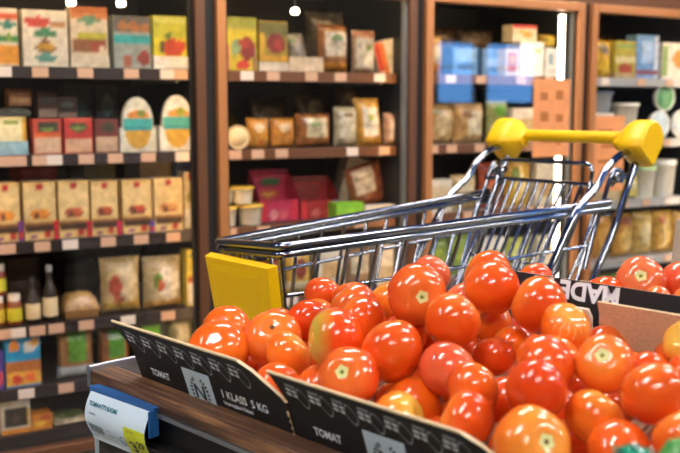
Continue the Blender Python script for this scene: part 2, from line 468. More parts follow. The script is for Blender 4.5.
for k in range(4):
    ua = (k - 1) * DW
    bay = thing('cooler_bay', BAY_LABEL[k], 'cooler', WALL @ Matrix.Translation((ua, 0, 0)), None)
    liner = 'cab_dark' if k < 2 else 'cab_dark'
    b = MB(); b.box((.001, .74, .0), (DW - .001, .76, TOPZ), liner); b.build('back_panel', bay)
    b = MB(); b.box((.001, .03, TOPZ - .3), (DW - .001, .74, TOPZ), 'cab_dark'); b.build('top_panel', bay)
    b = MB(); b.box((.001, .0, DOORZ + .001), (DW - .001, .03, TOPZ), 'brown_frame'); b.build('header_panel', bay)
    b = MB(); b.box((.001, .05, .0), (DW - .001, .74, .02), 'cab_dark'); b.build('base_panel', bay)
    for x0 in (.0005, DW - .0125):
        b = MB(); b.box((x0, .03, .02), (x0 + .012, .74, TOPZ - .3), 'cab_dark'); b.build('side_panel', bay)
        b = MB(); b.box((x0 if x0 < .1 else DW - .0205, -.01, 0), (x0 + .02 if x0 < .1 else DW - .0005, .03, DOORZ), 'black_gap'); b.build('mullion', bay)
    # door
    door = MB()
    fm = 'brown_frame' if k == 0 else 'copper'
    a0, a1, t = .022, DW - .022, .036
    door.bbox((a0, -.035, .02), (a0 + t, .005, DOORZ), fm, .004)
    door.bbox((a1 - t, -.035, .02), (a1, .005, DOORZ), 'brown_frame' if k == 1 else fm, .004)
    door.bbox((a0 + t, -.035, DOORZ - t), (a1 - t, .005, DOORZ), fm, .004)
    door.bbox((a0 + t, -.035, .02), (a1 - t, .005, .02 + t), fm, .004)
    d = door.build('door', bay)
    b = MB(); b.box((a0 + t - .004, -.018, .02 + t - .004), (a1 - t + .004, -.012, DOORZ - t + .004), 'glass'); b.build('glass_pane', d)
    b = MB()
    for x in (a0 + t, a1 - t - .012):
        b.box((x, -.012, .06), (x + .012, .012, DOORZ - t), 'cab_pale' if k in (1,) and x > .5 else 'black_gap')
    b.build('gasket', d)
    # lights inside
    xs = (DW - .108, DW - .092) if k == 2 else (DW - .03, DW - .014)
    b = MB(); b.box((xs[0], .022, .12), (xs[1], .042, DOORZ - .05), 'led_white' if k > 1 else 'led'); b.build('light_strip', bay)
    b = MB(); b.box((.022, .032, .12), (.04, .046, DOORZ - .05), 'led'); b.build('light_strip', bay)
    b = MB(); b.box((.08, .06, DOORZ + .005), (DW - .08, .1, DOORZ + .025), 'led'); b.build('light_strip', bay)
    if k < 2:
        for px, py in ([(71, 2), (121, 3)] if k == 0 else [(295, 11)]):
            u, z = cool(px, py, .16)
            b = MB(); b.lathe([(.004, .012), (.014, .008), (.016, -.004), (.012, -.012)], 'led_white', 12, T=Matrix.Translation((u - ua, .16, z)))
            b.box((u - ua - .004, .156, z + .01), (u - ua + .004, .164, TOPZ - .3), 'cab_dark'); b.build('spot_light', bay)
    # shelves
    sm = ['shelf_dark', 'shelf_lit', 'shelf_lit', 'shelf_pale'][k]  # cooler light is put into the lighter brown shelf edges
    for i, z in enumerate(SHELF_Z):
        b = MB()
        b.box((.014, SHV + .012, z + .006), (DW - .02, .72, z + .018), 'shelf_dark' if k < 2 else 'shelf_pale')
        b.box((.02, SHV, z - .022), (DW - .02, SHV + .012, z + .018), sm)
        for x in (.04, DW - .05): b.box((x, .2, z - .03), (x + .012, .72, z + .006), 'cab_pale')
        sh = b.build('shelf', bay)
        for n_, px in enumerate(strip_px[k].get(i, [])):
            u, _ = cool(px, [73, 159, 243, 324, 388, 440][i] if k == 0 else 100, SHV)
            u -= ua
            if not .05 < u < DW - .05: u = min(max(u, .06), DW - .06)
            b = MB()
            b.bbox((u - .027, SHV - .006, z - .019), (u + .027, SHV - .001, z + .015), 'tag' if (n_ + i) % 4 else 'tag_white', .0015, seg=1)
            b.build('price_tag', sh)

# ------------------------------------------------------------------ packages
def art(spec, base):
    """printed front: base colour, then rectangles r and ellipses e (cx, cy, w, h, colour)"""
    S = []
    for p in (spec.split(';') if spec else []):
        k, rest = p.split(':'); q = rest.split(',')
        S.append((k, *[float(x) for x in q[:4]], lin(q[4])))
    base = lin(base)
    def f(x, y):
        c = base
        for k, cx, cy, w, h, cc in S:
            dx, dy = (x - cx) / (w / 2), (y - cy) / (h / 2)
            if (k == 'r' and abs(dx) <= 1 and abs(dy) <= 1) or (k == 'e' and dx * dx + dy * dy <= 1) or \
               (k == 't' and dy >= -1 and dy <= 1 and abs(dx) <= (1 - dy) / 2):
                c = cc
        return c
    return f

def m_carton(b, w, h, d, A, base, o):
    c = lin(base); top = o.get('lean', 0)
    fr = lambda x, y: Vector(((x - .5) * w, top * y * h, y * h))
    b.grid(fr, 14, 18, 'print_card', A, False)
    y1 = top * h
    P = [(-w / 2, 0, 0), (w / 2, 0, 0), (w / 2, d, 0), (-w / 2, d, 0), (-w / 2, y1, h), (w / 2, y1, h), (w / 2, d + y1, h), (-w / 2, d + y1, h)]
    side = lin(o['side']) if 'side' in o else c
    b.add(P, [(0, 3, 2, 1), (4, 5, 6, 7), (1, 2, 6, 5), (2, 3, 7, 6), (3, 0, 4, 7)], 'print_card', side)
    if 'tray' in o:      # shelf-ready tray lip round the foot
        tc = lin(o['tray']); th = o.get('th', .25) * h
        b.box((-w / 2 - .003, -.004, 0), (w / 2 + .003, -.001, th), 'print_card', tc)
        for s in (-1, 1):
            x = s * (w / 2 + .002)
            b.add([(x, -.004, 0), (x, d, 0), (x, d, th * 1.5), (x, -.004, th)], [(0, 1, 2, 3)], 'print_card', tc)

def m_bag(b, w, h, d, A, base, o):
    ln = o.get('lean', 0)
    pw = o.get('pw', 3)
    def th(x, y):
        a = max(0, 1 - abs(2 * x - 1) ** pw); c = max(0, 1 - abs(2 * y - 1) ** 4)
        return (a ** .6) * (c ** .6)
    rnd = random.Random(int(w * 1e5 + h * 1e4))
    ph = [rnd.uniform(0, 6) for _ in range(4)]
    def wob(x, y): return .03 * w * math.sin(9 * y + ph[0] + 3 * x) + .02 * w * math.sin(14 * x + ph[1] + 5 * y)
    sh = lambda x, y: ln * y * h
    X = lambda x, y: (x - .5) * w * (1 - .06 * math.sin(PI * y)) + o.get('shear', 0) * y * h
    b.grid(lambda x, y: Vector((X(x, y), d / 2 - d / 2 * th(x, y) + wob(x, y) * th(x, y) * .6 + sh(x, y), y * h)), 18, 22, 'print_film', A)
    b.grid(lambda x, y: Vector((X(x, y), d / 2 + d / 2 * th(x, y) + sh(x, y), y * h)), 10, 12, 'print_film', lambda x, y: lin(base), True, True)

def m_oval(b, w, h, d, A, base, o):
    """low white box with a tall egg-shaped front card"""
    c = lin(base); bh = h * .45
    b.box((-w / 2, .003, 0), (w / 2, d, bh), 'print_card', c)
    n = 40; ew = w * .43
    pts = [Vector((ew * math.cos(2 * PI * i / n), 0, h * .52 + h * .48 * math.sin(2 * PI * i / n))) for i in range(n)]
    # front card: the ellipse filled by strips, printed
    def f(x, y):
        z = y * h; t = (z - h * .52) / (h * .48)
        hw = ew * math.sqrt(max(0, 1 - t * t))
        if z < bh: hw = w / 2
        return Vector(((x - .5) * 2 * hw, 0, z))
    def A2(x, y):
        z = y * h; t = (z - h * .52) / (h * .48); hw = ew * math.sqrt(max(0, 1 - t * t))
        if z < bh:
            xx = (x - .5) * w
            return A(.5 + xx / (2 * ew), y) if abs(xx) < hw * .93 else c
        return A(.5 + (x - .5) * hw / ew, y)
    b.grid(f, 24, 40, 'print_card', A2, False)
    f2 = lambda x, y: f(x, y) + Vector((0, .02 if y * h > bh else .003, 0))
    b.grid(f2, 8, 40, 'print_card', lambda x, y: lin('#b9a988'), False, True)
    b.add([p for q in pts[:n // 2 + 1] for p in (q, q + Vector((0, .02, 0)))], [(2 * i, 2 * i + 1, 2 * i + 3, 2 * i + 2) for i in range(n // 2)], 'print_card', lin('#b9a988'))

def m_tray(b, w, h, d, A, base, o):
    """shallow tray under a bulging film lid"""
    c = lin(base); lip = h * .35
    b.add([(-w * .45, .012, 0), (w * .45, .012, 0), (w * .45, d - .012, 0), (-w * .45, d - .012, 0), (-w / 2, 0, lip), (w / 2, 0, lip), (w / 2, d, lip), (-w / 2, d, lip)],
          [(0, 3, 2, 1), (0, 1, 5, 4), (1, 2, 6, 5), (2, 3, 7, 6), (3, 0, 4, 7)], 'print_tub', c)
    def f(x, y):
        e = (1 - abs(2 * x - 1) ** 4) * (1 - abs(2 * y - 1) ** 4)
        return Vector(((x - .5) * w, y * d, lip + (h - lip) * max(0, e) ** .5))
    b.grid(f, 16, 16, 'print_film', A)

def m_tub(b, w, h, d, A, base, o):
    r = w / 2; c = lin(base)
    b.lathe([(r * .78, 0), (r * .82, .004), (r * .95, h * .86), (r, h * .86), (r, h * .9)], 'print_tub', 28, cols=[c] * 4, T=Matrix.Translation((0, r, 0)))

def tub_lid(b, w, h, col):
    r = w / 2
    b.lathe([(r * 1.03, h * .86), (r * 1.04, h * .97), (r * .98, h), (r * .9, h * .985), (.001, h * .985)], 'print_tub', 28, col=lin(col), T=Matrix.Translation((0, r, 0)))

def m_jar(b, w, h, d, A, base, o):
    r = w / 2; c = lin(base); lb = lin(o['band'])
    z = [0, .02, .12, .13, .55, .56, .68, .74, .78]
    rr = [.8, .96, 1, 1.01, 1.01, 1, .98, .78, .74]
    b.lathe([(r * q, h * t) for q, t in zip(rr, z)], 'print_tub', 24, cols=[c, c, c, lb, lb, c, c, c], T=Matrix.Translation((0, r, 0)))

def jar_cap(b, w, h, col):
    r = w / 2
    b.lathe([(r * .82, h * .78), (r * .84, h * .97), (r * .78, h), (.001, h)], 'print_tub', 24, col=lin(col), T=Matrix.Translation((0, r, 0)))

def m_bottle(b, w, h, d, A, base, o):
    r = w / 2; c = lin(base); lb = lin(o['band'])
    z = [0, .02, .08, .09, .42, .43, .55, .68, .78, .9]
    rr = [.85, 1, 1, 1.02, 1.02, 1, .98, .5, .34, .32]
    b.lathe([(r * q, h * t) for q, t in zip(rr, z)], 'print_tub', 24, cols=[c, c, c, lb, lb, c, c, c, c], T=Matrix.Translation((0, r, 0)))

def bottle_cap(b, w, h, col):
    r = w / 2
    b.lathe([(r * .4, h * .88), (r * .4, h), (.001, h)], 'print_tub', 16, col=lin(col), T=Matrix.Translation((0, r, 0)))

def m_round(b, w, h, d, A, base, o):
    """round flat tub standing on its rim, lid towards the door"""
    r = w / 2; T = Matrix.Translation((0, 0, r)) @ Matrix.Rotation(PI / 2, 4, 'X')
    b.lathe([(.001, .0), (r * .72, -.0), (r * .75, -.004), (r * .92, -.0), (r, .003), (r, -.006), (r * .95, -.01), (r * .85, -d)], 'print_tub', 30,
            cols=[lin(o['band'])] * 3 + [lin(base)] * 4, T=T)

def m_rbox(b, w, h, d, A, base, o):
    """open retail box: tall printed back card, low front, slanted side walls"""
    c = lin(base); lo = h * o.get('lo', .42)
    b.grid(lambda x, y: Vector(((x - .5) * w, d, y * h)), 16, 20, 'print_card', A, False)
    b.grid(lambda x, y: Vector(((x - .5) * w, 0, y * lo)), 16, 10, 'print_card', art(o.get('lip', ''), base), False)
    for s in (-1, 1):
        x = s * w / 2
        b.add([(x, 0, 0), (x, d, 0), (x, d, h), (x, d * .4, h * .72), (x, 0, lo)], [(0, 1, 2, 3, 4)], 'print_card', c)
    b.add([(-w / 2, d + .003, 0), (w / 2, d + .003, 0), (w / 2, d + .003, h), (-w / 2, d + .003, h)], [(0, 3, 2, 1)], 'print_card', c)
    b.add([(-w / 2, 0, .003), (w / 2, 0, .003), (w / 2, d, .003), (-w / 2, d, .003)], [(0, 1, 2, 3)], 'print_card', c)

KIND = {'carton': m_carton, 'bag': m_bag, 'oval': m_oval, 'tray': m_tray, 'tub': m_tub, 'jar': m_jar, 'bottle': m_bottle, 'round': m_round, 'rbox': m_rbox}
CAPS = {'tub': ('lid', tub_lid), 'jar': ('cap', jar_cap), 'bottle': ('cap', bottle_cap)}

def pack(kind, name, cat, x0, x1, yt, shelf, base, spec, label, group=None, v=.145, d=.07, yb=None, turn=0, tilt=0, **o):
    """one package: its width and top are taken from where it stands in the photograph, its foot from the shelf"""
    zb = SHELF_Z[shelf] + .018
    ym = yt + 20
    u0, _ = cool(x0, ym, v); u1, _ = cool(x1, ym, v)
    um = (u0 + u1) / 2
    _, zt = cool((x0 + x1) / 2, yt, v)
    if yb is not None: _, zb = cool((x0 + x1) / 2, yb, v)
    w, h = (u1 - u0) * .97, max(.02, zt - zb)
    if kind == 'round': h = w
    mw = WALL @ Matrix.Translation((um, v, zb)) @ Matrix.Rotation(turn, 4, 'Z') @ Matrix.Rotation(tilt, 4, 'Y')
    b = MB()
    if kind in ('tub', 'jar', 'bottle'): d = w
    KIND[kind](b, w, h, d, art(spec, base), base, o)
    if kind in CAPS and 'cap' in o:
        root = thing(name, label, cat, mw, group)
        b.build('jar_body' if kind == 'jar' else kind + '_body', root)
        pn, fn = CAPS[kind]
        c = MB(); fn(c, w, h, o['cap']); c.build(pn, root)
        return root
    return tag(b.build(name, mw=mw), label, cat, group)
# ================================================================== what stands on the cooler shelves
TOP = 'packages on the top shelf'
SEC = 'packages on the second shelf'
# ---- first bay, top shelf
pack('carton', 'food_carton', 'carton', -6, 18, 8, 0, '#ded5bb', 'r:.5,.2,1,.36,#e39b2a;r:.5,.47,1,.1,#3f8f3f;e:.55,.72,.8,.12,#3d8a78;r:.5,.86,1,.1,#d9602e;e:.6,.5,.3,.12,#7a9b3a', 'cream carton with orange foot and green band, cut by the photo edge', TOP)
pack('carton', 'food_carton', 'carton', 22, 68, 10, 0, '#e3d9bf', 'e:.32,.84,.6,.3,#c9442c;e:.34,.9,.66,.2,#e3d9bf;e:.36,.8,.5,.18,#c8452e;e:.8,.75,.34,.16,#b98552;e:.5,.6,.56,.15,#4a8a5e;t:.5,.42,.66,.26,#8a5a33;r:.5,.36,.42,.1,#c9982f;r:.5,.28,.4,.08,#8a6a38;e:.5,.15,.44,.17,#5c9a8a', 'white carton with red melon slice and two green ovals on the top shelf', TOP)
pack('carton', 'food_carton', 'carton', 70, 108, 7, 0, '#d9c9a8', 'r:.5,.9,1,.2,#c8793a;e:.5,.78,.6,.13,#5f8f6a;r:.55,.55,.8,.12,#b7b32e;r:.5,.36,.95,.2,#8d5a32;e:.7,.34,.4,.16,#a5472f;e:.85,.3,.2,.1,#e3c7a2', 'carton with orange top and lime stripe beside the white melon carton', TOP, tray='#d8ccb0', th=.2)
pack('carton', 'food_carton', 'carton', 113, 151, 16, 0, '#9aa39a', 'r:.5,.86,1,.3,#5e5a52;e:.25,.8,.3,.2,#a06a38;e:.55,.8,.3,.2,#a86c36;e:.85,.78,.28,.2,#a2682f;r:.5,.55,1,.16,#2fa6a6;e:.8,.2,.34,.3,#8f3a30;e:.36,.14,.26,.22,#a05a3c', 'grey carton with three brown balls over a turquoise band on the top shelf', TOP)
pack('carton', 'food_carton', 'carton', 153, 187, 16, 0, '#d8cf2b', 'r:.5,.8,1,.4,#b9c03a;r:.5,.92,1,.1,#c7cf6a;e:.55,.4,.7,.34,#c23b28;e:.8,.44,.3,.24,#d14a2e;e:.25,.42,.16,.3,#4a4a22;e:.45,.62,.2,.14,#4f7a2f', 'yellow carton with red strawberries in a white tray on the top shelf', TOP, tray='#efece2', th=.24)
pack('carton', 'food_carton', 'carton', 186, 196, 31, 0, '#b98a2e', 'r:.5,.5,1,.3,#caa23e', 'narrow ochre carton tucked behind the yellow strawberry carton', TOP, v=.26)
# ---- first bay, second shelf
pack('carton', 'food_box', 'carton', -4, 27, 117, 1, '#e3c97a', 'r:.45,.6,.8,.7,#f0e2ae;e:.5,.86,.6,.1,#8d9a3c;r:.93,.55,.14,.8,#d99a1e', 'pale yellow box in a light blue tray at the photo edge, second shelf', SEC, tray='#8fb9c4', th=.36)
pack('carton', 'food_box', 'carton', 9, 32, 89, 1, '#a87a54', 'r:.5,.45,.85,.55,#c9a27a;r:.5,.9,1,.2,#6b3a2a', 'tan box resting on a grey tray above the pale yellow box', SEC, v=.3, yb=106)
pack('tray', 'grey_tray', 'tray', -3, 33, 107, 1, '#8f948e', 'r:.5,.5,1,1,#7f847c', 'flat grey tray beneath the tan box, second shelf', SEC, v=.29, yb=116, d=.12)
pack('carton', 'food_box', 'carton', 38, 58, 92, 1, '#5b3a30', 'r:.5,.7,.8,.3,#4c4a44;r:.5,.2,.9,.3,#a08a78', 'dark brown box with grey foot stacked behind the red fronted boxes', SEC, v=.3, yb=118)
pack('carton', 'food_box', 'carton', 58, 78, 96, 1, '#43312c', 'e:.5,.6,.7,.3,#5d6a62;r:.5,.14,.9,.24,#8b7a6c', 'dark box with a greenish oval behind the second red box', SEC, v=.3, yb=118)
pack('carton', 'food_box', 'carton', 33, 62, 119, 1, '#c24a34', 'r:.5,.24,.88,.46,#d5b191;r:.5,.54,1,.1,#d8662c;r:.55,.78,.7,.3,#3a3f2c;e:.5,.7,.5,.12,#6c8a3a', 'red fronted box with orange stripe and beige foot, second shelf', SEC)
pack('carton', 'food_box', 'carton', 64, 93, 118, 1, '#bf3529', 'r:.5,.22,.88,.42,#cfa481;e:.5,.75,.6,.3,#43482e;e:.5,.72,.5,.12,#7d8f3f;e:.6,.98,.9,.2,#d1553a', 'bright red box with beige foot beside the orange striped one', SEC)
pack('carton', 'food_box', 'carton', 95, 119, 119, 1, '#6d2f28', 'r:.5,.24,.9,.46,#c0a080;e:.55,.75,.6,.3,#39382a', 'dark maroon box with beige foot next to the oval-fronted boxes', SEC)
pack('oval', 'oval_front_box', 'carton', 119, 156, 97, 1, '#d9d4bf', 'e:.5,.5,.78,.78,#e2dcc0;e:.52,.66,.7,.2,#d8873a;e:.62,.7,.3,.14,#7d8a3a;e:.5,.3,.84,.5,#c79a3a;r:.5,.53,.92,.14,#3fa79f;r:.5,.42,.92,.08,#2f8f96', 'white box with oval turquoise-banded front in shaded tones, second shelf', SEC, d=.1)  # same print as the next box, colours toned down where less light falls
pack('oval', 'oval_front_box', 'carton', 159, 195, 95, 1, '#f2eee0', 'e:.55,.66,.7,.2,#e3a24a;e:.62,.7,.3,.16,#a9b43a;e:.5,.3,.84,.5,#dcae3e;r:.5,.53,.92,.14,#4fc0b5;r:.5,.42,.92,.08,#3aa7a7', 'white box with oval turquoise-banded front in lit tones beside the door frame', SEC, d=.1)  # light from the strip by the frame is put into these brighter colours
# ---- first bay, third shelf: the tan cartons
G = 'tan cartons on the third shelf'
def tan(x0, x1, yt, food, alt, label, base='#d9b571', red=True, **o):
    s = 'r:.5,.24,1,.12,#8a5a2c;r:.5,.2,.94,.08,#3f2a1c;r:.3,.06,.2,.1,#7a3a78;r:.7,.07,.2,.1,#b8362a;r:.5,.64,.92,.56,#e2c486;e:.5,.44,.66,.17,%s;e:.56,.47,.44,.13,%s;e:.4,.42,.2,.08,#5d3a22' % (food, alt)
    if red: s += ';r:.5,.93,.16,.1,#b5282c'
    pack('carton', 'tan_carton', 'carton', x0, x1, yt, 2, base, s, label, G, d=.08, **o)
tan(-9, 20, 183, '#c9782a', '#d98a2e', 'tan carton cut by the photo edge, first of the tan row')
tan(23, 56, 182, '#cf7a24', '#de8f30', 'tan carton with an orange dish, second of the tan row')
tan(58, 89, 181, '#a9472a', '#c9603a', 'tan carton with a reddish dish, third of the tan row')
tan(91, 118, 181, '#8f3f2a', '#c5522e', 'tan carton with a dark red dish, fourth of the tan row')
tan(122, 152, 180, '#7a3a2c', '#b9432e', 'tan carton with brown and red dish, fifth of the tan row')
tan(154, 183, 178, '#b0643a', '#d59a5a', 'pale tan carton with yellow foot, sixth of the tan row', base='#e3c88c')
pack('carton', 'tan_carton', 'carton', 184, 197, 172, 2, '#dcc28c', 'r:.5,.2,1,.3,#e8dcc0;e:.5,.55,.8,.16,#9a8a3a;r:.5,.9,.3,.12,#b5282c', 'narrow pale tan carton squeezed beside the door frame, third shelf', G, v=.17)
for x0, x1, c, lb in ((20, 58, '#8e1f22', 'flat red carton lying behind the second tan carton'), (84, 116, '#7d7a55', 'flat olive carton lying behind the fourth tan carton'), (140, 172, '#bda463', 'flat ochre carton lying behind the sixth tan carton')):
    pack('carton', 'stacked_carton', 'carton', x0, x1, 163, 2, c, 'r:.5,.5,.5,.4,#d9c9a0', lb, 'cartons lying behind the tan row', v=.3, d=.2)
# red and violet dividers between the tan cartons are the tray corners
for i, (x, c) in enumerate(((21.5, '#7a3f8a'), (57, '#c5232e'), (90, '#c5232e'), (120, '#c42a52'), (153, '#5c4a9a'))):
    pack('carton', 'tray_corner', 'tray', x - 2.2, x + 2.2, 221, 2, c, 'r:.5,.3,1,.3,#c5343a', ['violet tray corner after the first tan carton', 'red tray corner between second and third tan cartons', 'red tray corner between third and fourth tan cartons', 'crimson tray corner between fourth and fifth tan cartons', 'bluish tray corner between fifth and sixth tan cartons'][i], 'tray corners between the tan cartons', v=.138, d=.06)
# ---- first bay, fourth shelf
G = 'jars on the fourth shelf'
pack('jar', 'sauce_jar', 'jar', -8, 7, 297, 3, '#9a5a22', '', 'jar with white cap and yellow label at the photo edge, lower of two', G, band='#d3b63a', cap='#e3d6c4', v=.16)
pack('jar', 'sauce_jar', 'jar', -7, 8, 265, 3, '#7d2f22', '', 'jar with yellow-green band stacked on the lower jar at the photo edge', G, band='#c3c23a', cap='#b8b0a4', yb=296, v=.16)
pack('jar', 'sauce_jar', 'jar', 8, 24, 295, 3, '#8a4422', '', 'squat jar with white cap and lime yellow label beside the stacked jars', G, band='#c9c02c', cap='#e0d0bf')
pack('bottle', 'sauce_bottle', 'bottle', 26, 42, 278, 3, '#241a14', '', 'short dark bottle with cream label on the fourth shelf', None, band='#dcc59a', cap='#2b2b2e')
pack('bottle', 'sauce_bottle', 'bottle', 43, 59, 266, 3, '#1c1512', '', 'taller dark bottle with grey neck and cream label on the fourth shelf', None, band='#e3cda2', cap='#8a8a88')
pack('tray', 'snack_tray', 'tray', 65, 101, 294, 3, '#a87a45', 'r:.5,.5,1,1,#c49a5e', 'low tan tray pack next to the dark bottles', None, d=.12)
pack('bag', 'snack_bag', 'bag', 102, 144, 258, 3, '#b79a62', 'r:.5,.5,1,1,#c7ac76;e:.6,.55,.7,.6,#d3bd92;e:.3,.5,.3,.4,#b8503a;r:.5,.12,.9,.14,#c9a24a;e:.4,.25,.3,.14,#b5603a', 'plump beige bag with a red mark on the fourth shelf', 'beige bags on the fourth shelf', d=.09)
pack('bag', 'snack_bag', 'bag', 145, 186, 257, 3, '#bda671', 'r:.5,.5,1,1,#cdb88a;e:.6,.5,.66,.66,#e8dfcc;e:.3,.55,.22,.3,#6f8f3a;e:.38,.45,.16,.24,#c0603c;r:.5,.1,.9,.12,#cfa04a', 'beige bag with white label and green leaf on the fourth shelf', 'beige bags on the fourth shelf', d=.09)
pack('carton', 'handle_pack', 'carton', 187, 199, 250, 3, '#e2c93a', 'r:.5,.25,.9,.4,#efe6d0;r:.5,.48,.9,.08,#c85a2a;e:.5,.9,.6,.12,#8f8a50', 'narrow yellow and white pack beside the door frame, fourth shelf', None)
# ---- first bay, fifth shelf
pack('carton', 'snack_carton', 'carton', 5, 41, 338, 4, '#2a93c4', 'r:.5,.42,1,.2,#a8642c;r:.5,.18,1,.3,#d9a238;e:.3,.15,.3,.2,#c2362e;e:.7,.18,.3,.2,#d9602c;e:.25,.85,.34,.2,#d98a3a;e:.7,.8,.4,.24,#d8d2c4;e:.85,.9,.3,.2,#d9a040', 'blue and orange patterned carton on the fifth shelf', None)
pack('carton', 'snack_carton', 'carton', -12, 4, 352, 4, '#4a3a8f', 'e:.7,.3,.6,.4,#b83a5a', 'violet carton cut by the photo edge beside the blue carton', None)
pack('bag', 'green_label_bag', 'bag', 58, 97, 330, 4, '#8a5a2f', 'r:.5,.5,1,1,#96683a;r:.5,.66,.5,.62,#5f9a2c;r:.5,.12,1,.26,#b9c4c4', 'brown bag with green label and pale foot on the fifth shelf', 'green labelled bags', d=.08)
pack('bag', 'green_label_bag', 'bag', 100, 134, 329, 4, '#7d4a28', 'r:.5,.5,1,1,#8a552e;r:.5,.66,.5,.6,#4f8f2a;e:.5,.2,.8,.3,#a8602e', 'brown bag with green label, all brown at the foot', 'green labelled bags', d=.08)
pack('carton', 'snack_carton', 'carton', 136, 166, 322, 4, '#3a3a30', 'r:.5,.6,.7,.6,#6fae2a', 'dark carton with lime square partly behind the black tomato crate', None)
pack('bag', 'green_label_bag', 'bag', 168, 197, 318, 4, '#9a9468', 'r:.5,.5,1,1,#a8a070;r:.5,.7,.5,.4,#c2b890', 'olive grey bag beside the door frame, behind the tomatoes', 'green labelled bags', d=.08)
# ---- first bay, bottom shelf
pack('carton', 'bottom_carton', 'carton', 1, 31, 399, 5, '#cfc7b2', 'r:.5,.45,.8,.56,#3a332c;r:.5,.08,1,.16,#d98a26;r:.95,.4,.1,.6,#d3a82e;e:.5,.45,.3,.3,#5a4a3a', 'white carton with dark window and orange foot on the bottom shelf', None)
pack('carton', 'bottom_carton', 'carton', 32, 53, 414, 5, '#d8862a', 'e:.4,.4,.6,.4,#e3b23a;e:.7,.75,.5,.3,#c4552a', 'small orange carton on the bottom shelf', None)
pack('tray', 'bottom_tray', 'tray', 55, 92, 424, 5, '#c9b894', 'e:.5,.5,.8,.7,#6f8a52;e:.3,.5,.3,.3,#9aa86a', 'flat beige tray of greens on the bottom shelf', None, d=.14)
# ---- second bay, top shelf
pack('carton', 'food_carton', 'carton', 222, 257, 17, 0, '#d7c62a', 'r:.5,.9,1,.2,#9aa33c;r:.5,.78,1,.1,#b8ad3a;r:.1,.2,.2,.5,#d8506a;e:.72,.42,.5,.42,#8f2f22;e:.6,.5,.3,.2,#b8452e;e:.38,.42,.26,.3,#8fae7a;e:.6,.1,.4,.2,#cf4028;r:.95,.2,.1,.4,#8a2f5a', 'yellow carton with pink side and dark red fruit beside the door frame', TOP)
pack('carton', 'food_carton', 'carton', 259, 288, 21, 0, '#a08a2c', 'r:.5,.85,1,.3,#6b6a30;r:.1,.5,.2,.5,#d8b02a;e:.58,.55,.66,.4,#7d2a1e;e:.7,.55,.3,.24,#a5362a;r:.5,.24,1,.14,#d9a42c', 'olive and yellow carton with dark red fruit in a white tray', TOP, tray='#d9cdb6', th=.18)
pack('bag', 'bread_bag', 'bag', 290, 315, 33, 0, '#6f6a5c', 'r:.5,.5,1,1,#7a7566;e:.5,.5,.6,.7,#a39d8c;e:.4,.8,.3,.14,#5f7a4a', 'grey bag leaning over in a white tray on the top shelf', TOP, shear=-.25, v=.17)
pack('carton', 'white_tray', 'tray', 289, 324, 57, 0, '#d9c4a4', '', 'low white tray under the leaning grey bag', None, v=.135, d=.012)
pack('bag', 'bread_bag', 'bag', 322, 353, 24, 0, '#7d5a38', 'r:.5,.5,1,1,#8f6238;r:.5,.6,.7,.5,#d0c8b4;e:.5,.72,.4,.14,#6f8f5a;r:.5,.12,.9,.2,#cf8a2f;r:.5,.92,.8,.1,#8a5a30', 'large brown roll bag with pale label and orange foot on the top shelf', TOP, d=.1)
pack('bag', 'bread_bag', 'bag', 310, 350, 11, 0, '#55524a', 'r:.5,.5,1,1,#5d5a50;e:.5,.6,.6,.4,#6e6a5e', 'dark grey bag standing behind the large brown roll bag', TOP, v=.3, d=.1)
pack('bag', 'bread_bag', 'bag', 355, 379, 30, 0, '#a8937a', 'r:.5,.5,1,1,#b39c80;r:.5,.45,.8,.66,#d8d4c2;e:.6,.6,.3,.16,#8fa05a;r:.5,.9,.9,.12,#a8735a', 'slim bag with white label beside the red and white packet', TOP)
pack('carton', 'red_packet', 'carton', 380, 402, 40, 0, '#e8dfc8', 'r:.15,.6,.3,.9,#cf3a22;r:.36,.5,.16,.9,#e07a2a;e:.75,.5,.4,.3,#d9d0a0', 'red and white packet leaning on the door frame, top shelf', TOP, tilt=-.28, v=.16)
# ---- second bay, second shelf
pack('oval', 'oval_front_box', 'carton', 205, 229, 97, 1, '#e8e2d0', 'e:.5,.3,.84,.5,#dcae3e;r:.5,.53,.92,.14,#4fc0b5;r:.5,.42,.92,.08,#3aa7a7', 'oval-fronted box half hidden by the copper door frame', SEC, d=.1, v=.2)
pack('round', 'round_tub', 'tub', 227, 250, 122, 1, '#c9a66a', '', 'round cream tub standing on its rim beside the orange packs', SEC, d=.04, band='#e0c894', v=.14)
pack('bag', 'orange_pack', 'bag', 248, 271, 118, 1, '#cf8a35', 'r:.5,.5,1,1,#d8933c;e:.5,.66,.5,.3,#e6c58c;e:.55,.2,.2,.12,#c8442c', 'orange pack with a red dot on the second shelf', 'orange packs', d=.05, pw=8, v=.19)
pack('bag', 'orange_pack', 'bag', 272, 297, 118, 1, '#cc8530', 'r:.5,.5,1,1,#d58e38;e:.5,.66,.5,.3,#e3bf84', 'orange pack without the red dot on the second shelf', 'orange packs', d=.05, pw=8, v=.19)
pack('bag', 'bread_bag', 'bag', 300, 336, 114, 1, '#8f5a2c', 'r:.5,.5,1,1,#995f30;r:.5,.6,.6,.6,#d9c7a2;e:.42,.7,.3,.16,#8a9a5a', 'wide brown roll bag with cream label, second shelf', SEC, d=.1)
pack('bag', 'bread_bag', 'bag', 337, 361, 107, 1, '#b0a488', 'r:.5,.5,1,1,#b8ab8c;r:.5,.55,.75,.7,#d6cdb2;e:.5,.8,.4,.1,#8a6a3a', 'pale bag with cream label between two brown bags, second shelf', SEC)
pack('bag', 'bread_bag', 'bag', 361, 387, 98, 1, '#c08d3c', 'r:.5,.5,1,1,#cc9842;r:.48,.5,.6,.6,#efe6cf;e:.5,.6,.3,.14,#9fae5a', 'tall golden bag with white label, second shelf', SEC, shear=-.12)
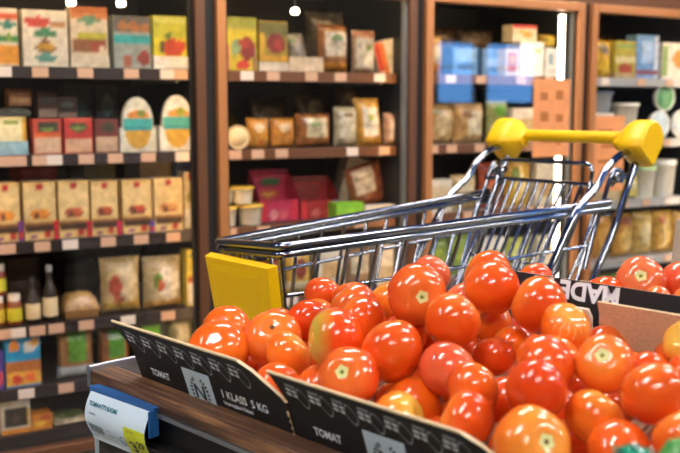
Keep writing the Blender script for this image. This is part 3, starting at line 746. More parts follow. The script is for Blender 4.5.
pack('bag', 'bread_bag', 'bag', 387, 402, 113, 1, '#c99a7a', 'r:.5,.5,1,1,#d4a684;r:.5,.5,.6,.6,#e6cfb8', 'narrow pinkish bag against the door frame, second shelf', SEC)
# ---- second bay, third shelf
G = 'yellow lidded tubs'
TB = [(218, 237, 189, 204, 'tub with yellow lid at the door frame, upper of its pair'), (236, 258, 187, 204, 'tub with yellow lid next to the pink display box, upper of its pair'),
      (220, 241, 207, None, 'tub with yellow lid at the door frame, lower of its pair'), (243, 268, 205, None, 'tub with yellow lid next to the pink display box, lower of its pair')]
for x0, x1, yt, yb, lb in TB:
    pack('tub', 'dip_tub', 'tub', x0, x1, yt, 2, '#e6e0cc', '', lb, G, cap='#d9b23c', yb=yb, v=.136)
LIP = 'r:.1,.5,.14,1,#d42a3a;r:.9,.5,.14,1,#d42a3a;e:.35,.3,.2,.5,#d98a8a;e:.62,.3,.2,.5,#cf5a6a'
pack('rbox', 'display_box', 'display box', 259, 299, 171, 2, '#b52748', 'e:.55,.75,.5,.2,#3a6a34;e:.5,.5,.5,.2,#b0522e;e:.5,.5,.3,.1,#cf9a3a', 'crimson pink open display box with a green oval', None, d=.1, v=.21, lip=LIP)
pack('rbox', 'display_box', 'display box', 300, 340, 178, 2, '#9a1f22', 'e:.5,.6,.6,.4,#7d1a1c;r:.5,.9,.9,.1,#6a1517', 'dark red open display box beside the crimson one', None, d=.1, v=.21, lip='r:.1,.5,.14,1,#c82a30;r:.9,.5,.12,1,#7a6aa0;e:.4,.3,.2,.5,#cf6a5a;e:.66,.3,.2,.5,#b83a3a', lo=.44)
pack('carton', 'grey_brown_sleeve', 'carton', 334, 362, 157, 2, '#7d7262', 'e:.6,.7,.5,.5,#6f6456', 'tall taupe cardboard sleeve leaning behind the green box', None, v=.25, tilt=.28, yb=217)
pack('carton', 'green_box', 'carton', 336, 364, 203, 2, '#7fc22e', 'r:.5,.5,.8,.2,#8fd03a', 'bright green low box in front of the taupe sleeve', None, v=.14)
pack('bag', 'meat_pack', 'bag', 354, 392, 163, 2, '#8a4f36', 'r:.5,.5,1,1,#96573a;r:.42,.62,.6,.6,#d8c8b2;r:.42,.7,.4,.1,#a89a84', 'brown pack with beige label tilted above the white boxes', None, yb=206, v=.22, tilt=-.25, d=.05)
pack('carton', 'white_box', 'carton', 365, 402, 205, 2, '#e3ddd0', 'r:.5,.8,1,.1,#cfc6b4', 'plain white low box under the tilted brown pack', None, v=.135, d=.05)
pack('carton', 'beige_packet', 'carton', 389, 403, 170, 2, '#c4a98a', 'r:.5,.5,.6,.5,#d9c6ac', 'narrow beige packet upright at the door frame', None, v=.3, yb=206)
# ---- second bay, fourth shelf, glimpsed through the trolley wires
G = 'packs glimpsed through the trolley basket'
for x0, x1, yt, kd, c, s, lb in (
    (222, 252, 258, 'bag', '#b58a4a', 'e:.5,.6,.6,.5,#d8c49a', 'tan bag low behind the yellow trolley panel'),
    (256, 284, 262, 'bag', '#8f3a2a', 'e:.5,.6,.6,.4,#d8a24a', 'reddish bag just behind the trolley basket corner'),
    (288, 314, 252, 'bag', '#c9a23a', 'e:.5,.6,.5,.5,#8a3a2a;r:.5,.2,1,.2,#d9c9a0', 'yellow bag with maroon spot behind the trolley wires'),
    (317, 345, 250, 'carton', '#d9d2c0', 'r:.5,.5,.7,.4,#c2a06a', 'white carton with tan panel behind the trolley wires'),
    (348, 374, 247, 'bag', '#8a6a4a', 'r:.5,.6,.7,.5,#cfc4ae', 'brown bag with grey label behind the trolley wires'),
    (377, 402, 245, 'carton', '#e0dccf', 'r:.5,.3,.9,.3,#b8aa8c', 'white carton with drab foot behind the trolley wires')):
    pack(kd, 'shelf_pack', 'package', x0, x1, yt, 3, c, s, lb, G, d=.07)
# ---- third bay, top shelf
pack('bag', 'roll_bag', 'bag', 425, 446, 36, 0, '#b98a4c', 'r:.5,.5,1,1,#c49a58;r:.5,.55,.5,.4,#d9caa0;r:.5,.14,1,.2,#b06a2a', 'golden bag beside the copper frame on the top shelf, third bay', None)
pack('carton', 'blue_carton', 'carton', 452, 478, 47, 0, '#5a8fc4', 'r:.5,.7,.8,.4,#8fb8dc;e:.5,.3,.6,.3,#3a5f94', 'light blue carton near the window reflection, third bay', None, v=.2)
pack('carton', 'blue_carton', 'carton', 482, 507, 49, 0, '#6f9ccc', 'r:.5,.5,.7,.3,#a9c6e0;e:.5,.2,.6,.2,#4a72a4', 'blue grey carton next to the red topped packet, third bay', None, v=.2)
pack('carton', 'white_box', 'carton', 505, 519, 49, 0, '#d9cfb6', 'r:.5,.5,.6,.7,#c45a3a;r:.5,.6,.3,.3,#d8b03a', 'white box with red and yellow print under the reflection edge, third bay', None)
pack('carton', 'white_box', 'carton', 520, 544, 42, 0, '#efece4', 'r:.5,.75,.8,.1,#d8cf8a;r:.5,.3,.6,.2,#dfe0da', 'large white box carrying the red topped packet', None, d=.1)
pack('carton', 'red_top_packet', 'carton', 512, 537, 25, 0, '#dcd0a8', 'r:.5,.9,1,.22,#c43a2a;e:.6,.45,.4,.4,#c9963a;e:.4,.6,.3,.3,#d9b05a', 'cream packet with red top standing on the white box', None, yb=42, d=.07)
pack('bag', 'yellow_packet', 'bag', 543, 559, 34, 0, '#c9a83a', 'e:.5,.5,.7,.6,#d8bf4a', 'small yellow packet lying on the second white box', None, yb=47)
pack('carton', 'white_box', 'carton', 545, 562, 48, 0, '#f0efe9', 'r:.3,.6,.3,.4,#9ab4c4;r:.5,.2,.8,.1,#d9d5c8', 'white box with blue grey mark beside the light strip', None, d=.1)
# ---- third bay, second shelf
G = 'roll bags on the second shelf, third bay'
pack('bag', 'roll_bag', 'bag', 426, 461, 104, 1, '#b08a56', 'r:.5,.5,1,1,#bb9862;e:.5,.5,.5,.6,#cdb88c;e:.35,.8,.3,.14,#7d7a4a', 'large tan roll bag beside the copper frame, second shelf of third bay', G, d=.1, v=.18)
pack('bag', 'roll_bag', 'bag', 459, 489, 103, 1, '#a9834f', 'r:.5,.5,1,1,#b48f5a;r:.55,.5,.5,.6,#cbbd98;e:.3,.7,.3,.2,#8a5a30', 'second tan roll bag, above the trolley handle end cap', G, d=.1)
pack('bag', 'roll_bag', 'bag', 490, 512, 100, 1, '#7d8a4a', 'r:.5,.5,1,1,#8f9458;e:.5,.75,.6,.3,#5f9a3a;r:.5,.3,.8,.3,#d8d0b4', 'green topped bag peeking above the yellow handle end', G)
pack('carton', 'white_box', 'carton', 512, 540, 108, 1, '#d8d2bf', 'r:.5,.5,.7,.4,#b8a06a', 'pale box behind the orange sign, second shelf', None)
pack('bag', 'roll_bag', 'bag', 541, 563, 104, 1, '#a98f62', 'r:.5,.5,1,1,#b49a6c', 'tan bag hidden mostly behind the orange sign', G)
# ---- third bay, third shelf
for x0, x1, yt, kd, c, s, lb in (
    (427, 452, 180, 'carton', '#d8d0bd', 'r:.5,.6,.7,.4,#c9b894', 'off-white carton beside the copper frame, third shelf of third bay'),
    (454, 480, 175, 'bag', '#b9a070', 'e:.5,.5,.6,.6,#d0c09a', 'beige bag behind the trolley braces, third shelf of third bay'),
    (482, 506, 163, 'bag', '#b0482e', 'e:.5,.4,.6,.4,#c9763a;r:.5,.85,.9,.2,#8a3a28', 'rusty red bag beneath the handle end cap'),
    (508, 534, 160, 'bag', '#c09a3e', 'e:.5,.5,.7,.4,#d8bf72;e:.3,.7,.3,.3,#7d8a3a', 'ochre bag behind the child seat frame'),
    (536, 562, 162, 'carton', '#c9c2b0', 'r:.5,.4,.8,.4,#a98a5a', 'pale carton behind the trolley gate, third shelf')):
    pack(kd, 'shelf_pack', 'package', x0, x1, yt, 2, c, s, lb, 'packs behind the trolley gate', d=.07)
for x0, x1, yt, kd, c, s, lb in (
    (426, 452, 240, 'bag', '#6f8a2e', 'e:.5,.5,.6,.5,#9ab03a;e:.4,.3,.3,.3,#c9b03a', 'leafy green bag low behind the trolley basket'),
    (454, 478, 236, 'bag', '#8aa83a', 'e:.5,.5,.6,.4,#b9c24a;e:.6,.7,.3,.3,#c45a2e', 'lime bag with red spot low behind the trolley gate'),
    (480, 505, 238, 'carton', '#d8d4c6', 'r:.5,.5,.7,.3,#8aae5a', 'white carton with green band low behind the trolley gate'),
    (508, 534, 238, 'bag', '#a8b04a', 'e:.5,.5,.6,.5,#c9c878', 'yellow green bag low behind the gate bars'),
    (537, 563, 236, 'carton', '#d3cbb4', 'r:.5,.5,.7,.3,#c49a4a', 'cream carton low behind the trolley uprights')):
    pack(kd, 'shelf_pack', 'package', x0, x1, yt, 3, c, s, lb, 'low packs behind the trolley gate', d=.07)
# ---- fourth bay
pack('bag', 'yellow_bag', 'bag', 596, 615, 40, 0, '#c9a22e', 'r:.5,.5,1,1,#cda52e;e:.5,.3,.6,.4,#d8b83a;e:.4,.8,.5,.3,#8a7a4a', 'yellow bag beside the copper frame, top shelf of far bay', None)
pack('carton', 'yellow_green_carton', 'carton', 615, 636, 41, 0, '#b3a83a', 'r:.5,.85,1,.12,#8fa85a;r:.5,.5,1,.2,#d8cf9a;e:.5,.25,.7,.3,#b0482e', 'yellow green carton between yellow bag and blue carton', None, tray='#b09a6a', th=.14)
pack('carton', 'blue_carton', 'carton', 636, 659, 35, 0, '#6f9fd4', 'r:.5,.6,.5,.5,#a9c8ea;r:.9,.5,.16,.9,#dfe8f0;r:.5,.15,1,.14,#8a4a5a', 'light blue carton on the top shelf of the far bay', None)
pack('carton', 'white_yellow_carton', 'carton', 662, 692, 43, 0, '#e8e2cf', 'r:.1,.5,.2,.8,#8fae5a;e:.55,.55,.4,.5,#d9963a;r:.8,.3,.3,.4,#d8c03a', 'white and orange carton cut by the photo edge, far bay', None)
pack('tub', 'blue_white_tub', 'tub', 594, 621, 91, 1, '#8f9aa4', '', 'grey tub with dark blue lid above the small orange sign', None, cap='#4a5a72', yb=112)
pack('tub', 'white_tub', 'tub', 594, 621, 113, 1, '#d3cfc4', '', 'white tub under the grey tub, behind the small orange sign', None, cap='#c9c4b4')
pack('tub', 'white_tub', 'tub', 624, 645, 103, 1, '#cfcbbd', '', 'pale tub above the yellow handle end cap, far bay', None, cap='#e0dccd', yb=124)
pack('tub', 'white_tub', 'tub', 625, 648, 125, 1, '#c4c0b4', '', 'pale tub directly behind the yellow handle end cap', None, cap='#d9d4c4')
pack('round', 'green_round_pack', 'tub', 655, 674, 92, 1, '#d8d8cc', '', 'round pack with green front set on edge, far bay', None, d=.03, band='#5f9a62', yb=111)
pack('round', 'white_round_pack', 'tub', 649, 669, 117, 1, '#d9d6cb', '', 'round pack with grey blue front set on edge, far bay', None, d=.03, band='#b4c4c8')
pack('round', 'white_round_pack', 'tub', 671, 691, 116, 1, '#e6e3da', '', 'round white pack at the photo edge, second shelf', None, d=.03, band='#d3d9d6')
for x0, x1, yt, kd, c, s, lb, o in (
    (594, 620, 166, 'carton', '#c9b48a', 'r:.5,.5,.7,.4,#d8c8a0', 'buff carton behind the small orange sign, third shelf', {}),
    (622, 642, 176, 'bag', '#d0bd5a', 'e:.5,.6,.6,.4,#e3d9a0', 'yellow topped bag beside the trolley upright, third shelf', {}),
    (643, 661, 166, 'tub', '#d8d4c4', '', 'white tub with pale green lid, third shelf of far bay', {'cap': '#a9c48a'}),
    (663, 682, 160, 'tub', '#dcd9cc', '', 'white tub with white lid at the photo edge, third shelf', {'cap': '#e8e6dc'})):
    pack(kd, 'dairy_pack', 'package', x0, x1, yt, 2, c, s, lb, 'packs on the third shelf of the far bay', d=.07, **o)
for x0, x1, yt, c, s, lb in (
    (596, 615, 216, '#b9862e', 'e:.5,.5,.7,.5,#d0a04a', 'amber bag between the trolley uprights, fourth shelf'),
    (617, 636, 214, '#c48f34', 'e:.5,.4,.7,.5,#d9b05a;r:.5,.85,1,.2,#8a4a2a', 'golden bag with brown top just past the trolley upright'),
    (637, 656, 212, '#cfae5a', 'e:.5,.5,.7,.5,#e0c98a', 'straw yellow bag, middle of the golden bags'),
    (657, 676, 211, '#c79a42', 'e:.5,.5,.6,.6,#dcb86a;e:.3,.8,.3,.2,#a8562e', 'golden bag with rusty spot beside the grey cardboard flap'),
    (677, 694, 211, '#d0a85a', 'e:.5,.5,.6,.6,#e3cb92', 'pale golden bag at the photo edge, fourth shelf')):
    pack('bag', 'golden_bag', 'bag', x0, x1, yt, 3, c, s, lb, 'golden bags on the fourth shelf', d=.08)
for x0, x1, yt, c, lb in ((600, 622, 275, '#7d8a3a', 'olive bag low in the far bay behind the crates'), (624, 648, 272, '#8a6a3a', 'brown bag low in the far bay behind the crates'), (650, 676, 270, '#9aa06a', 'sage bag low in the far bay behind the crates')):
    pack('bag', 'low_bag', 'bag', x0, x1, yt, 4, c, 'e:.5,.5,.6,.5,#c9b88a', lb, 'low bags in the far bay', d=.08)
# ---- murkier packs standing further back
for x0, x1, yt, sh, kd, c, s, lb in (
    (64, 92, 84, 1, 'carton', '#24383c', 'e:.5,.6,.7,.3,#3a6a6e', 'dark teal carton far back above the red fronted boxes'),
    (96, 118, 86, 1, 'carton', '#2a4044', 'e:.5,.7,.6,.3,#5a8080', 'dark teal carton far back beside the shaded-tone oval-fronted box'),
    (166, 188, 86, 1, 'carton', '#3a4c50', 'e:.5,.7,.5,.3,#9aa8a0', 'grey teal carton far back over the lit-tone oval-fronted box'),
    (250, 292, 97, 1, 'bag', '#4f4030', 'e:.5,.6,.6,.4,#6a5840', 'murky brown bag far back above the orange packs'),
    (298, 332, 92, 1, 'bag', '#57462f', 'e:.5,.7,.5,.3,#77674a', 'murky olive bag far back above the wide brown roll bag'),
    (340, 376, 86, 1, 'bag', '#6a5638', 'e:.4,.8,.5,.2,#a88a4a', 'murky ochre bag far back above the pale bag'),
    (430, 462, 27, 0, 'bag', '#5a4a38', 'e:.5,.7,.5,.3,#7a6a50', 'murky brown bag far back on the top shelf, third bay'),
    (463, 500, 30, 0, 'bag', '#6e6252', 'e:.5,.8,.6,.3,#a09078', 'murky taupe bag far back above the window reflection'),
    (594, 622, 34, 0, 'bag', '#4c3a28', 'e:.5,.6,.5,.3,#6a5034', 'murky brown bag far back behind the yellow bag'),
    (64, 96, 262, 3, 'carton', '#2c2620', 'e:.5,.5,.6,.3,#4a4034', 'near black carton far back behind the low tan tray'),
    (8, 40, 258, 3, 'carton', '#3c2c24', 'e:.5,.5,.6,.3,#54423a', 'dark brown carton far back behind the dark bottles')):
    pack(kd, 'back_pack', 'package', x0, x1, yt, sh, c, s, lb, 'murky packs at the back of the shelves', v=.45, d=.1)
# ---- paper signs on the doors
def sign(x0, x1, y0, y1, label, spec):
    u0, zt = cool(x0, y0, -.02); u1, zb = cool(x1, y1, -.02)
    um, zm = (u0 + u1) / 2, (zt + zb) / 2
    w, h = u1 - u0, zt - zb
    b = MB(); b.box((-w / 2, -.0035, -h / 2), (w / 2, -.0015, h / 2), 'sign')
    for cx, cy, sw, sh in spec:
        b.add([(w * (cx - sw / 2), -.0042, h * (cy - sh / 2)), (w * (cx + sw / 2), -.0042, h * (cy - sh / 2)), (w * (cx + sw / 2), -.0042, h * (cy + sh / 2)), (w * (cx - sw / 2), -.0042, h * (cy + sh / 2))], [(0, 1, 2, 3)], 'sign_print')
    tag(b.build('paper_sign', mw=WALL @ Matrix.Translation((um, -.0185, zm))), label, 'sign')
sign(534, 568, 79, 156, 'larger orange paper sign taped low on the third cooler door', [(-.22, .28, .2, .1), (.2, .3, .2, .12), (-.2, .02, .22, .12), (.22, .0, .2, .1), (-.1, -.28, .3, .08), (.2, -.3, .16, .1)])
sign(592, 622, 116, 190, 'smaller orange paper sign on the far cooler door beside the copper frame', [(-.1, .3, .5, .05), (.05, .1, .5, .05), (-.1, -.1, .4, .05)])
# ================================================================== the produce display and the tomato crates
E_ = Vector((.69295051, -.72098515, 0)); NH = Vector((.72098515, .69295051, 0))
N_ = Vector((.68569763, .6590351, .30901699)); H_ = Vector((-.22279667, -.21413348, .95105652))
P0 = Vector((-.30358122, 1.35, .84362853))
FRONT = frame(P0, E_, N_, H_)                        # sloping front deck: a along the edge, b up the slope, h off the deck
Q0 = Vector((-.03273066, 1.61031886, .96569025))
T2 = math.radians(-9)
N2 = NH * math.cos(T2) + Z * math.sin(T2); H2 = E_.cross(N2)
REAR = frame(Q0, E_, N2, H2)                         # second deck, falling away behind the ridge
FLAT = frame(Vector((P0.x, P0.y, 0)), E_, NH, Z)     # level frame: a along the edge, b inward, z height
PZ = P0.z

disp = thing('produce_display', 'wood edged produce stand carrying the black tomato crates', 'display stand', FLAT)
b = MB()                                             # sloping deck
def fl(m, p): return FLAT.inverted() @ (m @ Vector(p))
for m_, b0, b1 in ((FRONT, .0, .392), (REAR, .006, .40)):
    for h0, h1 in ((-.125, -.103),):
        p = [fl(m_, (a, bb, h)) for h in (h0, h1) for a, bb in ((-.02, b0), (1.2, b0), (1.2, b1), (-.02, b1))]
        b.add(p, [(0, 3, 2, 1), (4, 5, 6, 7), (0, 1, 5, 4), (1, 2, 6, 5), (2, 3, 7, 6), (3, 0, 4, 7)], 'dark_wood')
b.build('deck', disp)
b = MB(); b.bbox((-.085, -.024, PZ - .066), (1.2, .018, PZ - .043), 'ledge', .003); b.build('ledge', disp)
b = MB(); b.box((-.085, -.026, PZ - .072), (1.2, .018, PZ - .066), 'steel'); b.build('edge_strip', disp)
b = MB(); b.box((-.08, -.014, PZ - .118), (1.2, -.004, PZ - .072), 'black_metal'); b.box((-.08, -.027, PZ - .118), (1.2, -.014, PZ - .113), 'black_metal')
b.build('price_rail', disp)
b = MB(); b.box((-.06, -.027, .12), (1.2, -.008, PZ - .119), 'dark_wood'); b.build('front_panel', disp)
b = MB(); b.bbox((-.091, -.027, PZ - .07), (-.084, .40, PZ - .036), 'steel', .002); b.build('end_rail', disp)
b = MB(); b.tube([(-.075, .06, PZ - .035), (-.075, .13, PZ - .033)], .007, 'steel', 10); b.build('rail_pin', disp)
b = MB(); b.box((-.085, .018, PZ - .066), (-.004, .40, PZ - .048), 'dark_wood'); b.build('end_board', disp)
b = MB()
p = [(-.03, -.005, .12), (-.03, .77, .12), (-.03, .77, .80), (-.03, .40, .85), (-.03, .0, PZ - .125)]
b.prism(p, (.016, 0, 0), 'dark_wood'); b.build('side_panel', disp)
b = MB(); b.box((-.02, .77, .12), (1.2, .785, .80), 'dark_wood'); b.build('rear_panel', disp)
for a_, b_ in ((-.078, -.026), (1.15, -.026), (-.078, .78), (1.15, .78)):
    b = MB(); b.bbox((a_, b_, 0), (a_ + .04, b_ + .04, PZ - .120 if b_ < 0 else .78), 'pale_metal', .004); b.bbox((a_ - .006, b_ - .006, 0), (a_ + .046, b_ + .046, .012), 'rubber', .002); b.build('leg', disp)

# ---- price label in its clear blue holder, clipped over the ledge
lm = FLAT @ Matrix.Translation((-.050, -.037, PZ - .064)) @ Matrix.Rotation(math.radians(4), 4, 'Z')
pl = thing('shelf_label', 'curved white and lime price label in a blue holder on the display ledge', 'price label', lm)
LW, LH = .146, .076
def lab(x, y, o=0):                                   # bulging sheet: y = 0 top, 1 bottom
    return Vector((x * LW, -.004 - .014 * math.sin(PI * min(1, y * 1.05)) * 1 - o, .004 - y * LH))
b = MB(); b.grid(lambda x, y: lab(x, y), 10, 14, 'card_white', flip=True)
b.grid(lambda x, y: lab(.66 + .34 * x, .42 + .56 * y, .0006), 6, 8, 'card_lime', flip=True)
def lt(body, size, x, y, m, bold=0, sx=1):
    o = lab(x, y, .0014); d = (lab(x, y + .02, .0014) - lab(x, y - .02, .0014)).normalized()
    b.text(body, size, o, Vector((1, 0, 0)), -d, m, bold, sx=sx)
lt('TOMAATTI SUOMI', .0088, .06, .26, 'teal_ink', .0003, .95)
lt('1 luokka', .006, .06, .42, 'dark_ink')
lt('kg hinta', .0055, .72, .50, 'dark_ink')
lt('3', .030, .74, .90, 'dark_ink', .0008)
lt('29', .017, .86, .76, 'dark_ink', .0005)
lt('€/kg', .009, .87, .91, 'dark_ink')
for i in range(15):                                  # bar code
    x = .06 + i * .016
    b.poly([lab(x, .62, .001), lab(x, .80, .001), lab(x + (.005 if i % 3 else .009), .80, .001), lab(x + (.005 if i % 3 else .009), .62, .001)], 'dark_ink')
lt('0742', .0055, .07, .90, 'dark_ink'); lt('kpl', .0055, .38, .66, 'teal_ink'); lt('Suomi', .0055, .38, .76, 'teal_ink')
ring = [(.61 + .05 * math.cos(t * PI / 12), .76 + .1 * math.sin(t * PI / 12)) for t in range(25)]
for i in range(24):
    (x0, y0), (x1, y1) = ring[i], ring[i + 1]
    k = .82
    b.poly([lab(x0, y0, .001), lab(x1, y1, .001), lab(.61 + (x1 - .61) * k, .76 + (y1 - .76) * k, .001), lab(.61 + (x0 - .61) * k, .76 + (y0 - .76) * k, .001)], 'teal_ink')
lt('25', .008, .585, .80, 'teal_ink')
b.build('price_card', pl)
b = MB()
b.box((-.004, -.004, .002), (LW + .006, .010, .007), 'blue_plastic'); b.box((-.004, -.006, -.006), (LW + .006, -.003, .007), 'blue_plastic')
b.box((LW + .001, -.012, -.035), (LW + .004, .004, .002), 'blue_plastic')
b.build('label_holder', pl)

# ---- crates
CL, CW, CD = .345, .388, .10                         # length of the printed side, depth up the slope, floor below the fold
def leaf_row(b, a0, a1, y0, y1, n, place):
    """the white leaf sprig print along a flap"""
    st = (a1 - a0) / n
    for i in range(n):
        c = a0 + st * (i + .5)
        def P(x, y): return place(c + x * st, y0 + (y1 - y0) * y)
        for x0, yy, ln_ in ((-.42, .42, .2), (-.36, .58, .2), (-.14, .40, .16), (-.10, .56, .16)):
            b.poly([P(x0, yy), P(x0 + ln_, yy - .03), P(x0 + ln_, yy + .07), P(x0, yy + .1)], 'ink')
        prev = None                                  # leaf outline
        up = [(.0 + .5 * t, .38 + .34 * math.sin(PI * t)) for t in [k / 8 for k in range(9)]]
        dn = [(.0 + .5 * t, .38 - .30 * math.sin(PI * t)) for t in [k / 8 for k in range(9)]]
        for pts in (up, dn):
            for k in range(8):
                (x0, q0), (x1, q1) = pts[k], pts[k + 1]
                b.poly([P(x0, q0), P(x1, q1), P(x1, q1 + .055), P(x0, q0 + .055)], 'ink_grey')
        b.poly([P(-.3, .74), P(.12, .72), P(.12, .80), P(-.3, .82)], 'ink_grey')

def wreath(b, cx, cy, s, y):
    """N inside a laurel wreath on a pale square"""
    b.poly([(cx - s, y, cy - s), (cx + s, y, cy - s), (cx + s, y, cy + s), (cx - s, y, cy + s)], 'label_grey')
    for sd in (-1, 1):
        for k in range(9):
            t = math.radians(-68 + k * 15.5)
            r = s * .72
            px, pz = cx + sd * r * math.cos(t) * .82, cy - .05 * s + r * math.sin(t)
            for w_ in (-.6, .6):
                an = t + PI / 2 + w_ * sd * 0 + w_
                dx, dz = sd * math.cos(an) * s * .15, math.sin(an) * s * .15
                nx, nz = -dz * .4, dx * .4
                b.poly([(px, y - .0004, pz), (px + dx * .5 + nx, y - .0004, pz + dz * .5 + nz), (px + dx, y - .0004, pz + dz), (px + dx * .5 - nx, y - .0004, pz + dz * .5 - nz)], 'dark_ink')
    nw, nh, st = s * .30, s * .36, s * .15            # the bold N
    zc = cy - .03 * s
    for sd in (-1, 1): b.poly([(cx + sd * nw - st / 2, y - .0005, zc - nh), (cx + sd * nw + st / 2, y - .0005, zc - nh), (cx + sd * nw + st / 2, y - .0005, zc + nh), (cx + sd * nw - st / 2, y - .0005, zc + nh)], 'dark_ink')
    b.poly([(cx - nw - st / 2, y - .0006, zc + nh), (cx + nw - st * .6, y - .0006, zc - nh), (cx + nw + st / 2, y - .0006, zc - nh), (cx - nw + st * .6, y - .0006, zc + nh)], 'dark_ink')

def crate(mw, label, flap=(.0, .292), fh=.050, fb=-.012, front_text=True, upside=False, back=((.005, .34, -.012),), ends=-.05, front_flap=True):
    root = thing('tomato_crate', label, 'crate', mw, 'black cardboard tomato crates')
    b = MB(); b.box((.0, .004, -CD), (CL, CW - .004, -CD + .004), 'brown_card'); b.build('crate_floor', root)
    # front panel, printed outside, brown inside
    b = MB()
    b.box((0, 0, -CD), (CL, .004, 0), 'black_card', skip=('k', 't')); b.quad((CL, .004, -CD), (0, .004, -CD), (0, .004, 0), (CL, .004, 0), 'brown_card'); b.quad((0, 0, 0), (CL, 0, 0), (CL, .004, 0), (0, .004, 0), 'flute')
    if front_text:
        b.text('TOMAT', .0155, (.036, -.0006, -.032), (1, 0, 0), (0, 0, 1), 'ink', .0004, sx=.86)
        wreath(b, .155, -.031, .0315, -.0006)
        b.text('1 KLASS  5 KG', .0165, (.205, -.0006, -.0265), (1, 0, 0), (0, 0, 1), 'ink', .0003, sx=.95)
        b.text('Ursprungsland: Finland', .0082, (.206, -.0006, -.0375), (1, 0, 0), (0, 0, 1), 'ink', .0002, sx=.82)
    if upside:
        b.text('MADE IN', .034, (.207, -.0006, -.003), (-1, 0, 0), (0, 0, -1), 'ink', .0014, sx=1.0)
    b.build('front_panel', root)
    if front_flap:
        b = MB()
        a0, a1 = flap
        def pl_(a, t, o=0): return Vector((a, fb * t - o, fh * t))
        A = [pl_(0.0, 0), pl_(CL - .004, 0), pl_(CL - .006, .12), pl_(CL - .02, .42), pl_(a1 + .012, .80), pl_(a1 - .008, 1), pl_(a0 - .012, 1), pl_(a0 - .008, .93)]
        b.poly(A, 'black_card')
        off = Vector((0, .004, .001))
        b.poly([q + off for q in reversed(A)], 'brown_card')
        n = len(A)
        for i in range(n):
            q, w = A[i], A[(i + 1) % n]
            b.quad(q, q + off, w + off, w, 'flute')
        # ragged fluted top edge
        k = 62; x0, x1 = a0 - .012, a1 - .008
        for i in range(k):
            xa, xb = x0 + (x1 - x0) * i / k, x0 + (x1 - x0) * (i + .62) / k
            b.prism([pl_(xa, 1), pl_(xb, 1), pl_(xb, 1.07), pl_(xa, 1.07)], (0, .003, 0), 'flute')
        leaf_row(b, a0 + .006, a1 - .004, .0, 1.0, 7, lambda a, y: pl_(a, y, .0008))
        b.build('front_flap', root)
    for i, x in enumerate((0, CL - .004)):
        b = MB(); b.box((x, .004, -CD), (x + .004, CW - .026, ends if not isinstance(ends, tuple) else ends[i]), 'brown_card' if 1 else 'black_card'); b.build('end_panel', root)
    # fluted corner post that shows at the seam
    b = MB(); b.box((CL - .003, -.0012, -CD), (CL, -.0002, -.012), 'flute')
    for i in range(9): b.box((CL - .0032, -.0018, -CD + .004 + i * .009), (CL + .0002, -.001, -CD + .009 + i * .009), 'black_card')
    b.build('corner_edge', root)
    for i, (x0, x1, ht) in enumerate(back):
        b = MB()
        m_ = 'pale_card' if i == 0 and len(back) > 1 else 'brown_card'
        rg = random.Random(5 + i)
        L_ = [(x0 + rg.uniform(-.002, .002), -CD + (ht + CD) * t / 6) for t in range(7)]
        Rr = [(x1 + rg.uniform(-.004, .004), -CD + (ht + CD) * t / 6) for t in range(6, -1, -1)]
        pts = [(x, CW - .018 - (.006 * i), z) for x, z in L_ + Rr]
        b.prism(pts, (0, .004, 0), m_, back='black_card')
        b.build('back_panel', root)
    return root

crate(FRONT @ Matrix.Translation((0, 0, 0)), 'black tomato crate at the price label end, its N wreath emblem fully visible', back=((.005, .34, -.086),), ends=(-.088, -.06))
crate(FRONT @ Matrix.Translation((.35, 0, 0)), 'second black tomato crate along the ledge, torn brown card at its back', flap=(.002, .292), fh=.048, fb=-.012,
      back=((.10, .183, -.026), (.203, .34, -.008)), ends=-.06)
crate(FRONT @ Matrix.Translation((.70, 0, 0)), 'third black tomato crate, mostly below the photo edge', front_flap=False, ends=-.06)
crate(REAR @ Matrix.Translation((.352, .022, 0)), 'black crate on the rear deck with MADE IN printed upside down', front_text=False, upside=True, front_flap=False,
      ends=(-.012, -.05), back=((.005, .34, -.012),))
b = MB()                                             # tall grey card lid standing against the rear crate
b.bbox((.430, .413, -.095), (.70, .417, .108), 'grey_card', .0015); b.box((.430, .410, -.002), (.70, .413, .002), 'grey_card')
tag(b.build('cardboard_sheet', mw=REAR), 'grey cardboard sheet standing upright behind the rear tomato crate', 'cardboard')

